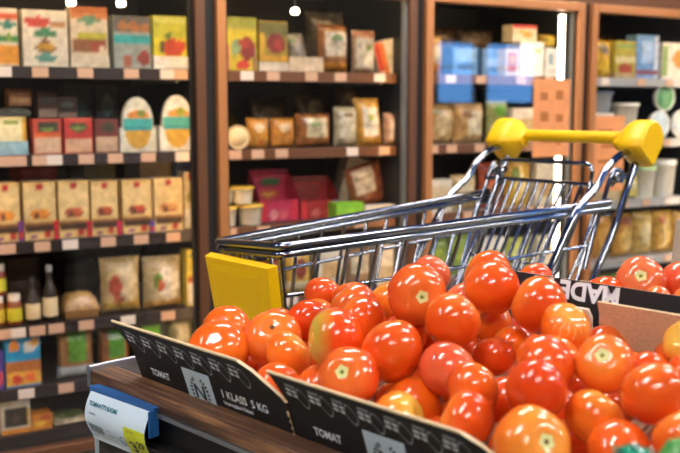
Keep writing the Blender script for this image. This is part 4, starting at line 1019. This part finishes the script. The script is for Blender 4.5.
# ------------------------------------------------------------------ tomatoes
TA = [('A1', 0.155, 0.0444, 0.009, 0.044), ('A2', 0.1029, 0.0986, 0.0036, 0.0348), ('A3', 0.1915, 0.1122, -0.0022, 0.0398), ('A4', 0.2542, 0.0852, 0.0005, 0.0312), ('A5', 0.2845, 0.0354, -0.0128, 0.0313), ('A6', 0.192, 0.1789, -0.0079, 0.0302), ('A7', 0.27, 0.2026, 0.0196, 0.0305), ('A8', 0.3654, 0.0822, 0.0488, 0.0383), ('A9', 0.3449, 0.147, 0.0354, 0.0335), ('A10', 0.2871, 0.2542, 0.0017, 0.029), ('A11', 0.405, 0.1953, 0.0605, 0.038), ('A12', 0.2832, 0.3528, -0.0011, 0.0289), ('A13', 0.4695, 0.1803, 0.0429, 0.0334), ('A14', 0.3717, 0.2325, -0.0218, 0.0286), ('A15', 0.4326, 0.1066, 0.0317, 0.038), ('A16', 0.4274, 0.0374, 0.035, 0.0346), ('A17', 0.4627, 0.0908, -0.0266, 0.0338), ('A18', 0.4919, 0.0384, -0.0061, 0.032), ('A19', 0.4992, 0.1241, 0.0125, 0.0326), ('A20', 0.5533, 0.1016, 0.0146, 0.0288), ('A21', 0.5875, 0.0479, 0.0151, 0.0309), ('A22', 0.5593, 0.0468, -0.0345, 0.0288), ('A23', 0.6873, 0.0222, 0.0286, 0.0371), ('A24', 0.6468, 0.0946, 0.0396, 0.0317), ('A25', 0.4959, 0.2129, -0.0194, 0.0257), ('A26', 0.4885, 0.2612, -0.0312, 0.0268), ('A27', 0.4432, 0.2835, -0.0194, 0.0271), ('A28', 0.4633, 0.2719, 0.044, 0.0351), ('A29', 0.4193, 0.3195, 0.0309, 0.0336), ('A30', 0.5267, 0.2785, 0.0256, 0.0344), ('A31', 0.5806, 0.2502, 0.0183, 0.0299), ('A32', 0.6223, 0.1498, 0.0354, 0.0313), ('A32b', 0.599, 0.1962, 0.0058, 0.0313), ('A33', 0.6724, 0.1845, 0.0263, 0.031), ('A34', 0.6848, 0.1324, -0.0066, 0.0306), ('A35', 0.7449, 0.1547, 0.0248, 0.0328), ('A36', 0.7367, 0.093, -0.0048, 0.0306), ('A37', 0.7914, 0.1193, 0.0067, 0.0306), ('A38', 0.6735, 0.2678, -0.0327, 0.0257), ('A39', 0.7305, 0.2522, -0.0155, 0.0271), ('A40', 0.6969, 0.3153, -0.0141, 0.027), ('A43', 0.3779, 0.3056, -0.0101, 0.029), ('A44', 0.3785, 0.1844, 0.0033, 0.0286), ('A45', 0.3437, 0.0521, -0.0106, 0.0311), ('A46', 0.5143, 0.0735, -0.0494, 0.028), ('A47', 0.5528, 0.1526, -0.0312, 0.0272)]
TB = [('B1', 0.5499, 0.09, 0.0087, 0.033), ('B2', 0.5188, 0.053, -0.013, 0.024), ('B3', 0.5828, 0.15, 0.0106, 0.0327), ('B5', 0.5955, 0.053, -0.0152, 0.0216), ('B7', 0.4044, 0.053, -0.0104, 0.0262), ('B6', 0.6429, 0.053, -0.0119, 0.0255)]
F1 = [(0.569, 0.262, -0.066, 0.031), (0.089, 0.176, -0.066, 0.031), (0.312, 0.257, -0.066, 0.031), (0.099, 0.113, -0.066, 0.031), (0.613, 0.056, -0.066, 0.031), (0.186, 0.067, -0.066, 0.031), (0.22, 0.34, -0.066, 0.031), (0.509, 0.332, -0.066, 0.031), (0.738, 0.15, -0.066, 0.031), (0.093, 0.273, -0.066, 0.031), (0.216, 0.175, -0.066, 0.031), (0.636, 0.154, -0.066, 0.031), (0.305, 0.081, -0.066, 0.031), (0.282, 0.324, -0.066, 0.031), (0.772, 0.09, -0.066, 0.031), (0.436, 0.327, -0.066, 0.031), (0.621, 0.308, -0.066, 0.031), (0.493, 0.13, -0.066, 0.031), (0.818, 0.037, -0.066, 0.031), (0.437, 0.045, -0.066, 0.031), (0.744, 0.339, -0.066, 0.031), (0.394, 0.13, -0.066, 0.031), (0.16, 0.125, -0.066, 0.031), (0.774, 0.271, -0.066, 0.031), (0.222, 0.242, -0.066, 0.031), (0.404, 0.274, -0.066, 0.031), (0.159, 0.258, -0.066, 0.031), (0.103, 0.342, -0.066, 0.031), (0.531, 0.192, -0.066, 0.031), (0.463, 0.184, -0.066, 0.031), (0.795, 0.177, -0.066, 0.031), (0.389, 0.196, -0.066, 0.031), (0.058, 0.047, -0.066, 0.031), (0.271, 0.146, -0.066, 0.031), (0.636, 0.241, -0.066, 0.031), (0.048, 0.226, -0.066, 0.031), (0.832, 0.337, -0.066, 0.031), (0.567, 0.35, -0.066, 0.031), (0.588, 0.113, -0.066, 0.031), (0.127, 0.046, -0.066, 0.031), (0.041, 0.337, -0.066, 0.031), (0.252, 0.042, -0.066, 0.031), (0.274, 0.208, -0.066, 0.031), (0.742, 0.219, -0.066, 0.031), (0.152, 0.188, -0.066, 0.031), (0.662, 0.353, -0.066, 0.031), (0.663, 0.091, -0.066, 0.031), (0.163, 0.321, -0.066, 0.031), (0.041, 0.139, -0.066, 0.031), (0.743, 0.04, -0.046, 0.031), (0.853, 0.283, -0.046, 0.031), (0.591, 0.195, -0.062, 0.031)]
F2 = [(0.45, 0.303, -0.054, 0.031), (0.638, 0.192, -0.042, 0.031), (0.464, 0.17, -0.051, 0.031), (0.56, 0.218, -0.042, 0.031), (0.478, 0.092, -0.055, 0.031), (0.65, 0.328, -0.054, 0.031), (0.397, 0.109, -0.039, 0.031), (0.39, 0.199, -0.041, 0.031), (0.656, 0.125, -0.036, 0.031), (0.517, 0.335, -0.048, 0.031), (0.561, 0.287, -0.043, 0.031), (0.485, 0.235, -0.045, 0.031), (0.631, 0.262, -0.045, 0.031), (0.518, 0.139, -0.049, 0.031), (0.6, 0.101, -0.056, 0.031), (0.397, 0.262, -0.03, 0.031), (0.392, 0.336, -0.051, 0.031), (0.582, 0.163, -0.056, 0.031), (0.544, 0.07, -0.059, 0.031)]


def tomato_mesh(R, seed, squash=.86, nu=30, nv=18):
    """oblate fruit with soft ribs and a dimple round the stem end; +z is the stem end"""
    rg = random.Random(seed)
    n = rg.choice((4, 5, 6)); ph = rg.uniform(0, 6); am = rg.uniform(.012, .035); e1 = rg.uniform(.97, 1.03); ph2 = rg.uniform(0, 6); a2 = rg.uniform(0, .03)
    vs = []; fs = []
    def pt(th, fi):
        s, c = math.sin(th), math.cos(th)
        k = 1 + am * math.cos(n * fi + ph) * s ** 2 * (.4 + .6 * (c > 0) * c + .2) + a2 * math.cos(2 * fi + ph2) * s
        z = c * squash - .17 * math.exp(-(th / .30) ** 2) * squash
        z += .05 * math.exp(-((PI - th) / .2) ** 2)
        rr = s * (1 + .05 * c) * k
        return Vector((rr * math.cos(fi) * R * e1, rr * math.sin(fi) * R / e1, z * R))
    vs.append(pt(0, 0))
    for i in range(1, nv):
        th = PI * (i / nv) ** 1.0
        for j in range(nu): vs.append(pt(th, 2 * PI * j / nu))
    vs.append(pt(PI, 0))
    for j in range(nu): fs.append((0, 1 + j, 1 + (j + 1) % nu))
    for i in range(nv - 2):
        for j in range(nu):
            a, c = 1 + i * nu + j, 1 + i * nu + (j + 1) % nu
            fs.append((a, a + nu, c + nu, c))
    L = len(vs) - 1; o = 1 + (nv - 2) * nu
    for j in range(nu): fs.append((o + j, L, o + (j + 1) % nu))
    return vs, fs, pt

SCAR = {'A11': (423, 297), 'A16': (341, 371), 'A33': (602, 354), 'A23': (549, 441), 'A3': (272, 325), 'B1': (641, 275)}
SKIN = {'A1': 'T_light', 'A2': 'T_light', 'A3': 'T_orange', 'A4': 'T_light', 'A5': 'T_orange', 'A6': 'T_red', 'A7': 'T_red', 'A8': 'T_green', 'A9': 'T_orange', 'A10': 'T_light',
        'A11': 'T_red', 'A12': 'T_pink', 'A13': 'T_orange', 'A14': 'T_orange', 'A15': 'T_orange', 'A16': 'T_red', 'A17': 'T_light', 'A18': 'T_yellow', 'A19': 'T_pink',
        'A20': 'T_orange', 'A21': 'T_orange', 'A22': 'T_orange', 'A23': 'T_light', 'A24': 'T_red', 'A25': 'T_red', 'A26': 'T_light', 'A27': 'T_light', 'A28': 'T_orange',
        'A29': 'T_orange', 'A30': 'T_orange', 'A31': 'T_light', 'A32': 'T_orange', 'A32b': 'T_light', 'A33': 'T_orange', 'A34': 'T_light', 'A35': 'T_orange', 'A36': 'T_orange',
        'A37': 'T_orange', 'A38': 'T_orange', 'A39': 'T_orange', 'A40': 'T_yellow', 'A43': 'T_pink', 'A44': 'T_red', 'A45': 'T_orange', 'A46': 'T_red', 'A47': 'T_red',
        'B1': 'T_pink', 'B2': 'T_orange', 'B3': 'T_pink', 'B5': 'T_orange', 'B6': 'T_light', 'B7': 'T_red'}
LABEL = {
 'A1': 'large orange tomato behind the first crate flap, above the N wreath emblem',
 'A2': 'orange tomato peeking up directly below the yellow trolley panel',
 'A3': 'large orange red tomato with a small dark dry scar, below the trolley corner',
 'A4': 'small bright orange tomato in front of the tomato with the dry scar',
 'A5': 'tomato half sunk behind the flap where the two front crates meet',
 'A6': 'red tomato under the corner where the trolley basket begins',
 'A7': 'red domed tomato against the trolley wires at the back of the first crate',
 'A8': 'big tomato with a yellow green shoulder, above the seam of the front crates',
 'A9': 'red orange tomato showing only its top behind the green shouldered one',
 'A10': 'orange tomato tucked between the trolley wires and the big star scarred tomato',
 'A11': 'big red tomato with a pale star stem scar at the top of the pile',
 'A12': 'pinkish tomato at the very top behind the big star scarred one',
 'A13': 'oval orange red tomato just below the big star scarred one',
 'A14': 'small orange tomato wedged under the oval one in the pile centre',
 'A15': 'large smooth orange tomato above the tomato with a scar by the flap',
 'A16': 'red tomato with a pale round stem scar resting on the second crate flap',
 'A17': 'lumpy orange tomato just above the yellow shouldered one by the flap',
 'A18': 'orange tomato with a pale yellow shoulder pressed against the second flap',
 'A19': 'pinkish red tomato beneath the small orange one, near the pile centre',
 'A20': 'round orange tomato between the pinkish red one and the deep red one',
 'A21': 'glossy orange red tomato behind the far end of the second crate flap',
 'A22': 'tomato showing only a sliver over the end of the second crate flap',
 'A23': 'large orange tomato at the front with a dark stem hole on its side',
 'A24': 'deep red tomato straight above the one with the dark stem hole',
 'A25': 'small red tomato in the pile middle between two orange ones',
 'A26': 'light orange tomato hidden mostly by the small red one',
 'A27': 'small light orange tomato under the pair of large ones near the trolley gate',
 'A28': 'large orange red tomato standing out before the trolley gate bars',
 'A29': 'tomato whose rim shows behind the large one before the gate bars',
 'A30': 'tall orange red tomato beside the MADE lettering of the rear crate',
 'A31': 'light orange tomato with split streaky skin below the MADE lettering',
 'A32': 'orange tomato next to the one with the ring shaped shine',
 'A32b': 'light orange tomato squeezed just behind the one beside the ring shaped shine',
 'A33': 'round tomato with a pale scar in a ring shaped shine',
 'A34': 'matt orange tomato right below the one with the ring shaped shine',
 'A35': 'large orange tomato under the brown card at the photo edge',
 'A36': 'orange tomato rising behind the green film wrapped vegetable',
 'A37': 'orange tomato cut by the photo edge above the smooth green vegetable',
 'A38': 'tomato top showing between the brown card and the large edge tomato',
 'A39': 'tomato sliver at the photo edge below the yellowish one',
 'A40': 'yellowish orange tomato standing against the tan card at the photo edge',
 'A43': 'reddish tomato sliver between the big scarred one and the gate tomatoes',
 'A44': 'red tomato sliver beneath the big star scarred one',
 'A45': 'tomato sliver in the gap above the crate seam',
 'A46': 'small dark red gap tomato beside the glossy one at the flap end',
 'A47': 'deep red tomato sunk between the deep red and round orange ones',
 'B1': 'large pinkish tomato with a pale scar in the rear crate',
 'B2': 'orange tomato showing over the MADE edge of the rear crate',
 'B3': 'pinkish tomato under the grey cardboard sheet in the rear crate',
 'B5': 'orange tomato just below the large pinkish one in the rear crate',
 'B6': 'light orange tomato at the photo edge in the rear crate',
 'B7': 'red tomato sliver at the left end of the rear crate rim, behind the pile',
}
PILE = 'tomatoes heaped in the crates'
def place_tomato(key, a, bb, h, R, deck):
    c = deck @ Vector((a, bb, h))
    rg = random.Random(hash_(key))
    if key in SCAR:
        r = ray(*SCAR[key]); r.normalize()
        w = CAM - c; B_ = w.dot(r); C_ = w.length_squared - (R * .93) ** 2
        D_ = B_ * B_ - C_
        t = -B_ - math.sqrt(max(0, D_)); ax = (CAM + r * t - c).normalized()
    else:
        t = rg.uniform(0, 2 * PI); el = rg.uniform(.25, .95)
        ax = Vector((math.cos(t) * math.cos(el), abs(math.sin(t)) * math.cos(el), math.sin(el) * rg.choice((1, 1, -1)))).normalized()
        if key == 'A8': ax = Vector((-.97, -.2, .1)).normalized()
        if key == 'A31': ax = Vector((.15, -.45, .85)).normalized()
        if key in ('A18',): ax = Vector((.75, -.3, .35)).normalized()
        if key in ('A40',): ax = Vector((-.6, -.5, .6)).normalized()
    rot = ax.to_track_quat('Z', 'Y').to_matrix().to_4x4()
    mw = Matrix.Translation(c) @ rot
    vs, fs, pt = tomato_mesh(R * (.985 if key == 'A1' else 1.035), hash_(key), .89 if key not in ('A13', 'A30', 'A28') else .97)
    b = MB(); b.add(vs, fs, SKIN[key], None, True)
    o = b.build('tomato', mw=mw)
    tag(o, LABEL[key], 'tomato', PILE)
    if key in SCAR:
        s = MB(); RR = R * 1.035
        dry = key in ('A8', 'A3')
        zz = lambda r_: pt(math.asin(min(1, r_ / RR)), 0).z + .0006
        n = 10; rad = (.0042 if dry else .0088)
        ring_ = []
        for j in range(n):
            rr = rad * (1 if j % 2 else .8)
            ring_.append(Vector((rr * math.cos(2 * PI * j / n), rr * math.sin(2 * PI * j / n), zz(rr))))
        s.add([Vector((0, 0, zz(0)))] + ring_, [(0, 1 + j, 1 + (j + 1) % n) for j in range(n)], 'calyx_dry' if dry else 'calyx')
        s.lathe([(.0012, zz(0)), (.0026 if not dry else .0016, zz(0) + .0012), (.0012, zz(0) + .002)], 'calyx_dry' if dry or key == 'A23' else 'calyx_core', 8)
        tag(s.build('stem_scar', o), 'dark dry stem scar' if dry else 'pale star stem scar', None)
    if key == 'A31':                                 # healed splits in the skin
        s = MB(); lc = mw.inverted() @ CAM; f0 = math.atan2(lc.y, lc.x)
        for df, t0, t1 in ((-.75, .5, 1.0), (-.45, .4, 1.25), (-.15, .45, 1.4), (.15, .4, 1.2), (.45, .5, 1.35), (.8, .45, 1.05)):
            row = []
            for k in range(9):
                th = t0 + (t1 - t0) * k / 8; wd = .018 * math.sin(PI * k / 8) / max(.3, math.sin(th)) + .002
                fi = f0 + df + .05 * math.sin(k * 1.3 + df * 5)
                row.append((pt(th, fi - wd) * 1.004, pt(th, fi + wd) * 1.004))
            s.add([p for r_ in row for p in r_], [(2 * k, 2 * k + 1, 2 * k + 3, 2 * k + 2) for k in range(8)], 'split', None, True)
        tag(s.build('skin_splits', o), 'pale healed splits in the skin', None)
    return o
def hash_(k): return sum((i + 3) * ord(ch) * 131 for i, ch in enumerate(k)) % 9973
for key, a, bb, h, R in TA: place_tomato(key, a, bb, h, R, FRONT)
for key, a, bb, h, R in TB: place_tomato(key, a, bb, h, R, REAR)
proto = None
for deck, LL in ((FRONT, F1), (REAR, F2)):
    for i, (a, bb, h, R) in enumerate(LL):
        if proto is None:
            vs, fs, pt = tomato_mesh(.0315, 77, .88, 22, 12)
            b = MB(); b.add(vs, fs, 'T_red', None, True); proto = o = b.build('tomato')
        else:
            o = proto.copy(); COL.objects.link(o)
        q = deck @ Vector((a, bb, h))
        rg = random.Random(i)
        o.matrix_world = Matrix.Translation(q) @ Matrix.Rotation(rg.uniform(0, 6), 4, 'Z') @ Matrix.Rotation(rg.uniform(-1, 1), 4, 'X')
        tag(o, 'small red tomato lying in the crate beneath the visible heap', 'tomato', 'tomatoes beneath the heap')

# ---- green vegetables standing on the ledge in front of the crates
ledge_n = NH; ledge_p = P0 - NH * .028
def veg(px, pyt, pw, name, label, m, bump):
    q = on_plane(px, pyt, ledge_p, ledge_n)
    k = (q - CAM).length / FPX
    r = pw * k / 2; zb = PZ - .043; h = q.z - zb
    prof = [(r * .55, 0), (r * .85, .008), (r, .03), (r * 1.02, h * .5), (r, h * .72), (r * .82, h * .88), (r * .5, h * .97), (.001, h)]
    b = MB(); b.lathe(prof, m, 28)
    if bump:
        rg = random.Random(3)
        b.v = [p + Vector((rg.uniform(-1, 1), rg.uniform(-1, 1), rg.uniform(-.6, .2))) * .0028 * (p.z > .01) for p in b.v]
        for j in range(14):
            t = 2 * PI * j / 14
            c, s = math.cos(t), math.sin(t); z = h * .95
            b.add([(c * r * .3, s * r * .3, z), (c * r * .75 - s * .006, s * r * .75 + c * .006, z + rg.uniform(-.004, .006)), (c * r * .7 + s * .006, s * r * .7 - c * .006, z + rg.uniform(-.006, .004))], [(0, 1, 2)], m)
    tag(b.build(name, mw=Matrix.Translation((q.x, q.y, zb))), label, 'vegetable')
veg(633, 444, 52, 'wrapped_vegetable', 'crumpled green film wrapped vegetable standing on the display ledge', 'green_film', True)
veg(681, 438, 50, 'green_vegetable', 'smooth plain green vegetable on the display ledge at the photo edge', 'green_skin', False)
# ================================================================== the shopping trolley
YAW = .726
CD_ = Vector((math.cos(YAW), math.sin(YAW), 0)); CN = Vector((math.sin(YAW), -math.cos(YAW), 0))
# local frame: x from the nose to the handle, y to the far side, z up
CART = frame(Vector((-.187, 1.849, 0)), CD_, -CN, Z)
cart = thing('shopping_trolley', 'chrome shopping trolley with yellow handle and yellow nose panel behind the tomatoes', 'shopping trolley', CART)
def half(l, z):
    """half width of the basket at length l and height z"""
    w = .108 + (.198 - .108) * min(1, max(0, l / .98))
    return w - .028 * max(0, .94 - z) / .38
ZR = lambda l: .928 + .026 * l / .98                  # rim height rises gently to the handle
def chrome(name, paths, n=10, m='chrome', lab_=None):
    b = MB()
    for p, r in paths: b.tube(p, r, m, n)
    o = b.build(name, cart)
    if lab_: o['label'] = lab_
    return o
# rim: double rail down each side and round the nose
up, lo = [], []
for dz, ll in ((.005, up), (-.0105, lo)):
    pts = [(.975, -half(.98, 1), ZR(.98) + dz), (.004, -half(0, 1) - .002, ZR(0) + dz), (.004, half(0, 1) + .002, ZR(0) + dz - .014), (.975, half(.98, 1), ZR(.98) + dz)]
    ll += fillet(pts, .022, 4)
chrome('basket_rim', [(up, .0085)], 12)
chrome('lower_rim', [(lo, .0075)], 12)
# basket sides: upright wires leaning with the nose, long wires
BOT = .56
for s, nm in ((-1, 'side_wires'), (1, 'side_wires')):
    P = []
    for i in range(12):
        l = .085 + i * .077
        lean = .035 + .16 * (l / .98)
        top = Vector((l, s * half(l, .94), ZR(l) - .018))
        l2 = l - lean
        P.append(([top, Vector((l2, s * half(l2, BOT), BOT + .02 * l))], .0043))
    for z in (.835, .74, .65):
        P.append(([Vector((.012 + (.93 - z) * .12, s * half(.02, z), z)), Vector((.93 - (.94 - z) * .25, s * half(.95, z), z + .02))], .0043))
    P.append((fillet([Vector((.06, s * half(.05, BOT), BOT)), Vector((.78, s * half(.8, BOT), BOT + .015))], .01), .0055))
    chrome(nm, P, 8)
# nose wires
P = []
for i in range(4):
    y = -.075 + i * .05
    P.append(([Vector((0, y, ZR(0) - .018)), Vector((.055, y * .85, BOT))], .0043))
for s in (-1, 1): P.append(([Vector((.006, s * .104, ZR(0) - .018)), Vector((.055, s * half(.05, BOT), BOT))], .0045))
for z in (.835, .74, .65):
    x = .012 + (.93 - z) * .12
    P.append(([Vector((x, -half(.02, z), z)), Vector((x, half(.02, z), z))], .0043))
P.append(([Vector((.055, -half(.05, BOT), BOT)), Vector((.055, half(.05, BOT), BOT))], .0055))
chrome('nose_wires', P, 8)
# basket floor
P = []
for i in range(6):
    y = -1 + i * .4
    P.append(([Vector((.058, y * half(.05, BOT), BOT)), Vector((.80, y * half(.8, BOT), BOT + .015))], .0043))
for i in range(6):
    l = .12 + i * .125
    P.append(([Vector((l, -half(l, BOT), BOT + .005)), Vector((l, half(l, BOT), BOT + .005))], .0043))
chrome('basket_floor', P, 8)
# hinged rear gate with its hoop
gx = lambda z: .965 - (1.0 - z) * .62
GW = .148
hoop = fillet([(gx(.60), -GW + .012, .60), (gx(1.0), -GW, 1.0), (.972, -GW, 1.052), (.972, GW, 1.052), (gx(1.0), GW, 1.0), (gx(.60), GW - .012, .60)], .022, 5)
P = [(hoop, .0058), ([(gx(1.0), -GW - .03, 1.0), (gx(1.0), GW + .045, 1.0)], .0058), ([(gx(.60), -GW + .012, .60), (gx(.60), GW - .012, .60)], .0048), ([(gx(.80) + .004, -GW, .80), (gx(.80) + .004, GW, .80)], .0043)]
for i in range(10):
    y = -GW + .026 + i * (2 * GW - .052) / 9
    P.append(([(gx(1.0), y, 1.0), (gx(.60), y * .95, .60)], .0043))
chrome('rear_gate', P, 10)
# two tubes each side: brace curving forward from the handle, upright dropping to the chassis
HZ, HX, HW = 1.115, 1.091, .207
for s in (-1, 1):
    y = s * .206
    br = smooth_path([(1.05, y, 1.085), (1.0, y, 1.075), (.945, y, 1.045), (.90, y, .998), (.82, y, .945), (.70, y, .79), (.60, y * .96, .655), (.56, y * .94, .60)], 5)
    chrome('handle_brace', [(br, .0092)], 12)
    ur = smooth_path([(1.083, y, 1.068), (1.045, y, 1.0), (.985, y, .89), (.905, y, .777), (.80, y * 1.0, .60), (.72, y, .42), (.70, y, .30), (.69, y, .20)], 5)
    chrome('upright', [(ur, .0095)], 12)
    hk = smooth_path([(.885, y * .93, .80), (.925, y * .93, .90), (.968, y * .93, .985), (.985, y * .93, 1.022), (1.005, y * .94, 1.04), (1.025, y * .96, 1.03), (1.022, y * .97, 1.005)], 6)
    for pr in ((hk, .0062), ([(.90, y * .78, .80), (.955, y * .80, .925)], .005), ([(.86, y * .80, .70), (.93, y * .82, .86)], .005), ([(1.0, y * .9, 1.0), (1.03, y * .9, 1.022)], .007)):
        chrome('hanger_rod', [pr], 10)
    b = MB()                                          # coil where the gate hinges
    hel = [(1.005 + .012 * math.cos(t * .8), y * (.90 + .012 * t / 4), 1.02 + .012 * math.sin(t * .8)) for t in range(30)]
    b.tube(hel, .0042, 'chrome', 7); b.tube([(1.03, y * .86, 1.02), (1.045, y * 1.0, 1.02)], .009, 'chrome', 10)
    b.build('hinge_coil', cart)
    b = MB(); b.bbox((.955, y * .94 - .006, .925), (.982, y * .94 + .006, .952), 'chrome', .003); b.bbox((.955, y * .94 - .006, .948), (.982, y * .94 + .006, .968), 'chrome', .003); b.build('rim_bracket', cart)
# yellow handle: bar and two hooded end caps
b = MB(); b.tube([(HX, -HW + .02, HZ), (HX, HW - .02, HZ)], .0165, 'yellow', 20)
b.build('handle_bar', cart)
def cap_outline(k, n=14):
    """side profile: round hood with a straight cut facing down and forward, where the tubes enter"""
    r = .047 * k; ax = Vector((-.62, -.785)); px = Vector((ax.y, -ax.x))
    pts = []
    for i in range(n + 1):
        t = PI * i / n
        d_ = px * math.cos(t) - ax * math.sin(t)
        pts.append(d_ * r)
    e = ax * (.059 * (.3 + .7 * k))
    c0, c1 = -px * r * .98 + e, px * r * .98 + e
    pts += [(pts[-1] + c0) / 2 * 1.0, c0 - ax * .006 + px * .0, c0 + px * .008, c1 - px * .008, c1 - ax * .006, (c1 + pts[0]) / 2]
    return pts
for s in (-1, 1):
    b = MB(); rings = []
    for k, t in ((.36, -.060), (.40, -.052), (.60, -.040), (.86, -.027), (.98, -.014), (1.02, .0), (1.02, .028), (.98, .036), (.88, .041)):
        o = cap_outline(k)
        rings.append([Vector((HX + q.x, s * (HW + t), HZ + q.y)) for q in o])
    n = len(rings[0]); vs = [p for r_ in rings for p in r_]; fs = []
    for i in range(len(rings) - 1):
        for j in range(n):
            q = (i * n + j, i * n + (j + 1) % n, (i + 1) * n + (j + 1) % n, (i + 1) * n + j)
            fs.append(q if s < 0 else q[::-1])
    b.add(vs, fs, 'yellow', None, True)
    b.add(rings[-1], [tuple(range(n))], 'yellow'); b.add(rings[0], [tuple(range(n))], 'yellow')
    b.build('handle_cap', cart)
# yellow nose panel
b = MB()
zt, zb_ = ZR(0) - .028, .735
xt, xb = -.012, .014
y0, y1 = .104, -.118
def np(y, t, o=0): return Vector((xt + (xb - xt) * t - o, y * (1 - .08 * t), zt + (zb_ - zt) * t))
def slab(ya, yb, t0, t1, th, r_):
    A = [np(ya, t0), np(yb, t0), np(yb, t1), np(ya, t1)]
    B = [np(ya - r_, t0 + .03, th), np(yb + r_, t0 + .03, th), np(yb + r_, t1 - .03, th), np(ya - r_, t1 - .03, th)]
    b.add(A + B, [(3, 2, 1, 0), (4, 5, 6, 7), (0, 1, 5, 4), (1, 2, 6, 5), (2, 3, 7, 6), (3, 0, 4, 7)], 'yellow')
slab(y0, y1, 0, 1, .020, .006)
def slab2(ya, yb, t0, t1, o0, o1, r_):
    A = [np(ya, t0, o0), np(yb, t0, o0), np(yb, t1, o0), np(ya, t1, o0)]
    B = [np(ya - r_, t0 + .03, o1), np(yb + r_, t0 + .03, o1), np(yb + r_, t1 - .03, o1), np(ya - r_, t1 - .03, o1)]
    b.add(A + B, [(4, 5, 6, 7), (0, 1, 5, 4), (1, 2, 6, 5), (2, 3, 7, 6), (3, 0, 4, 7)], 'yellow')
slab2(y0 - .02, y1 + .03, .10, .93, .020, .0210, .003)
slab2(y0 - .03, y1 + .04, .15, .88, .0210, .0218, .002)
b.build('nose_panel', cart)
# chassis and castors, hidden by the stand but there
P = []
for s in (-1, 1):
    P.append((fillet([(.69, s * .206, .30), (.69, s * .206, .185), (.10, s * .13, .185)], .05), .0105))
P.append(([(.10, -.13, .185), (.10, .13, .185)], .0105)); P.append(([(.69, -.206, .185), (.69, .206, .185)], .0105))
P.append(([(.14, -.12, .185), (.20, -.11, BOT)], .008)); P.append(([(.14, .12, .185), (.20, .11, BOT)], .008))
for i in range(5):
    l = .2 + i * .1
    P.append(([(l, -.135 - .1 * (l - .1) , .19), (l, .135 + .1 * (l - .1), .19)], .005))
chrome('chassis', P, 10)
for x, s in ((.12, -1), (.12, 1), (.66, -1), (.66, 1)):
    y = s * (.13 if x < .3 else .20)
    b = MB(); b.box((x - .018, y - .022, .085), (x + .018, y - .018, .17), 'zinc'); b.box((x - .018, y + .018, .085), (x + .018, y + .022, .17), 'zinc'); b.box((x - .02, y - .022, .165), (x + .02, y + .022, .178), 'zinc')
    c = b.build('castor', cart)
    w = MB(); w.lathe([(.012, -.014), (.05, -.014), (.0575, -.009), (.0575, .009), (.05, .014), (.012, .014)], 'rubber', 28, T=Matrix.Translation((x - .012, y, .0575)) @ Matrix.Rotation(PI / 2, 4, 'X')); w.build('wheel', c)

# ================================================================== light and picture
w = bpy.data.worlds.new('world'); scene.world = w; w.use_nodes = True
w.node_tree.nodes['Background'].inputs['Color'].default_value = (.55, .62, .75, 1)
w.node_tree.nodes['Background'].inputs['Strength'].default_value = .2
scene.view_settings.view_transform = 'Standard'
scene.view_settings.look = 'None'
scene.view_settings.exposure = 0.5
scene.view_settings.gamma = 1
scene.cycles.use_denoising = True
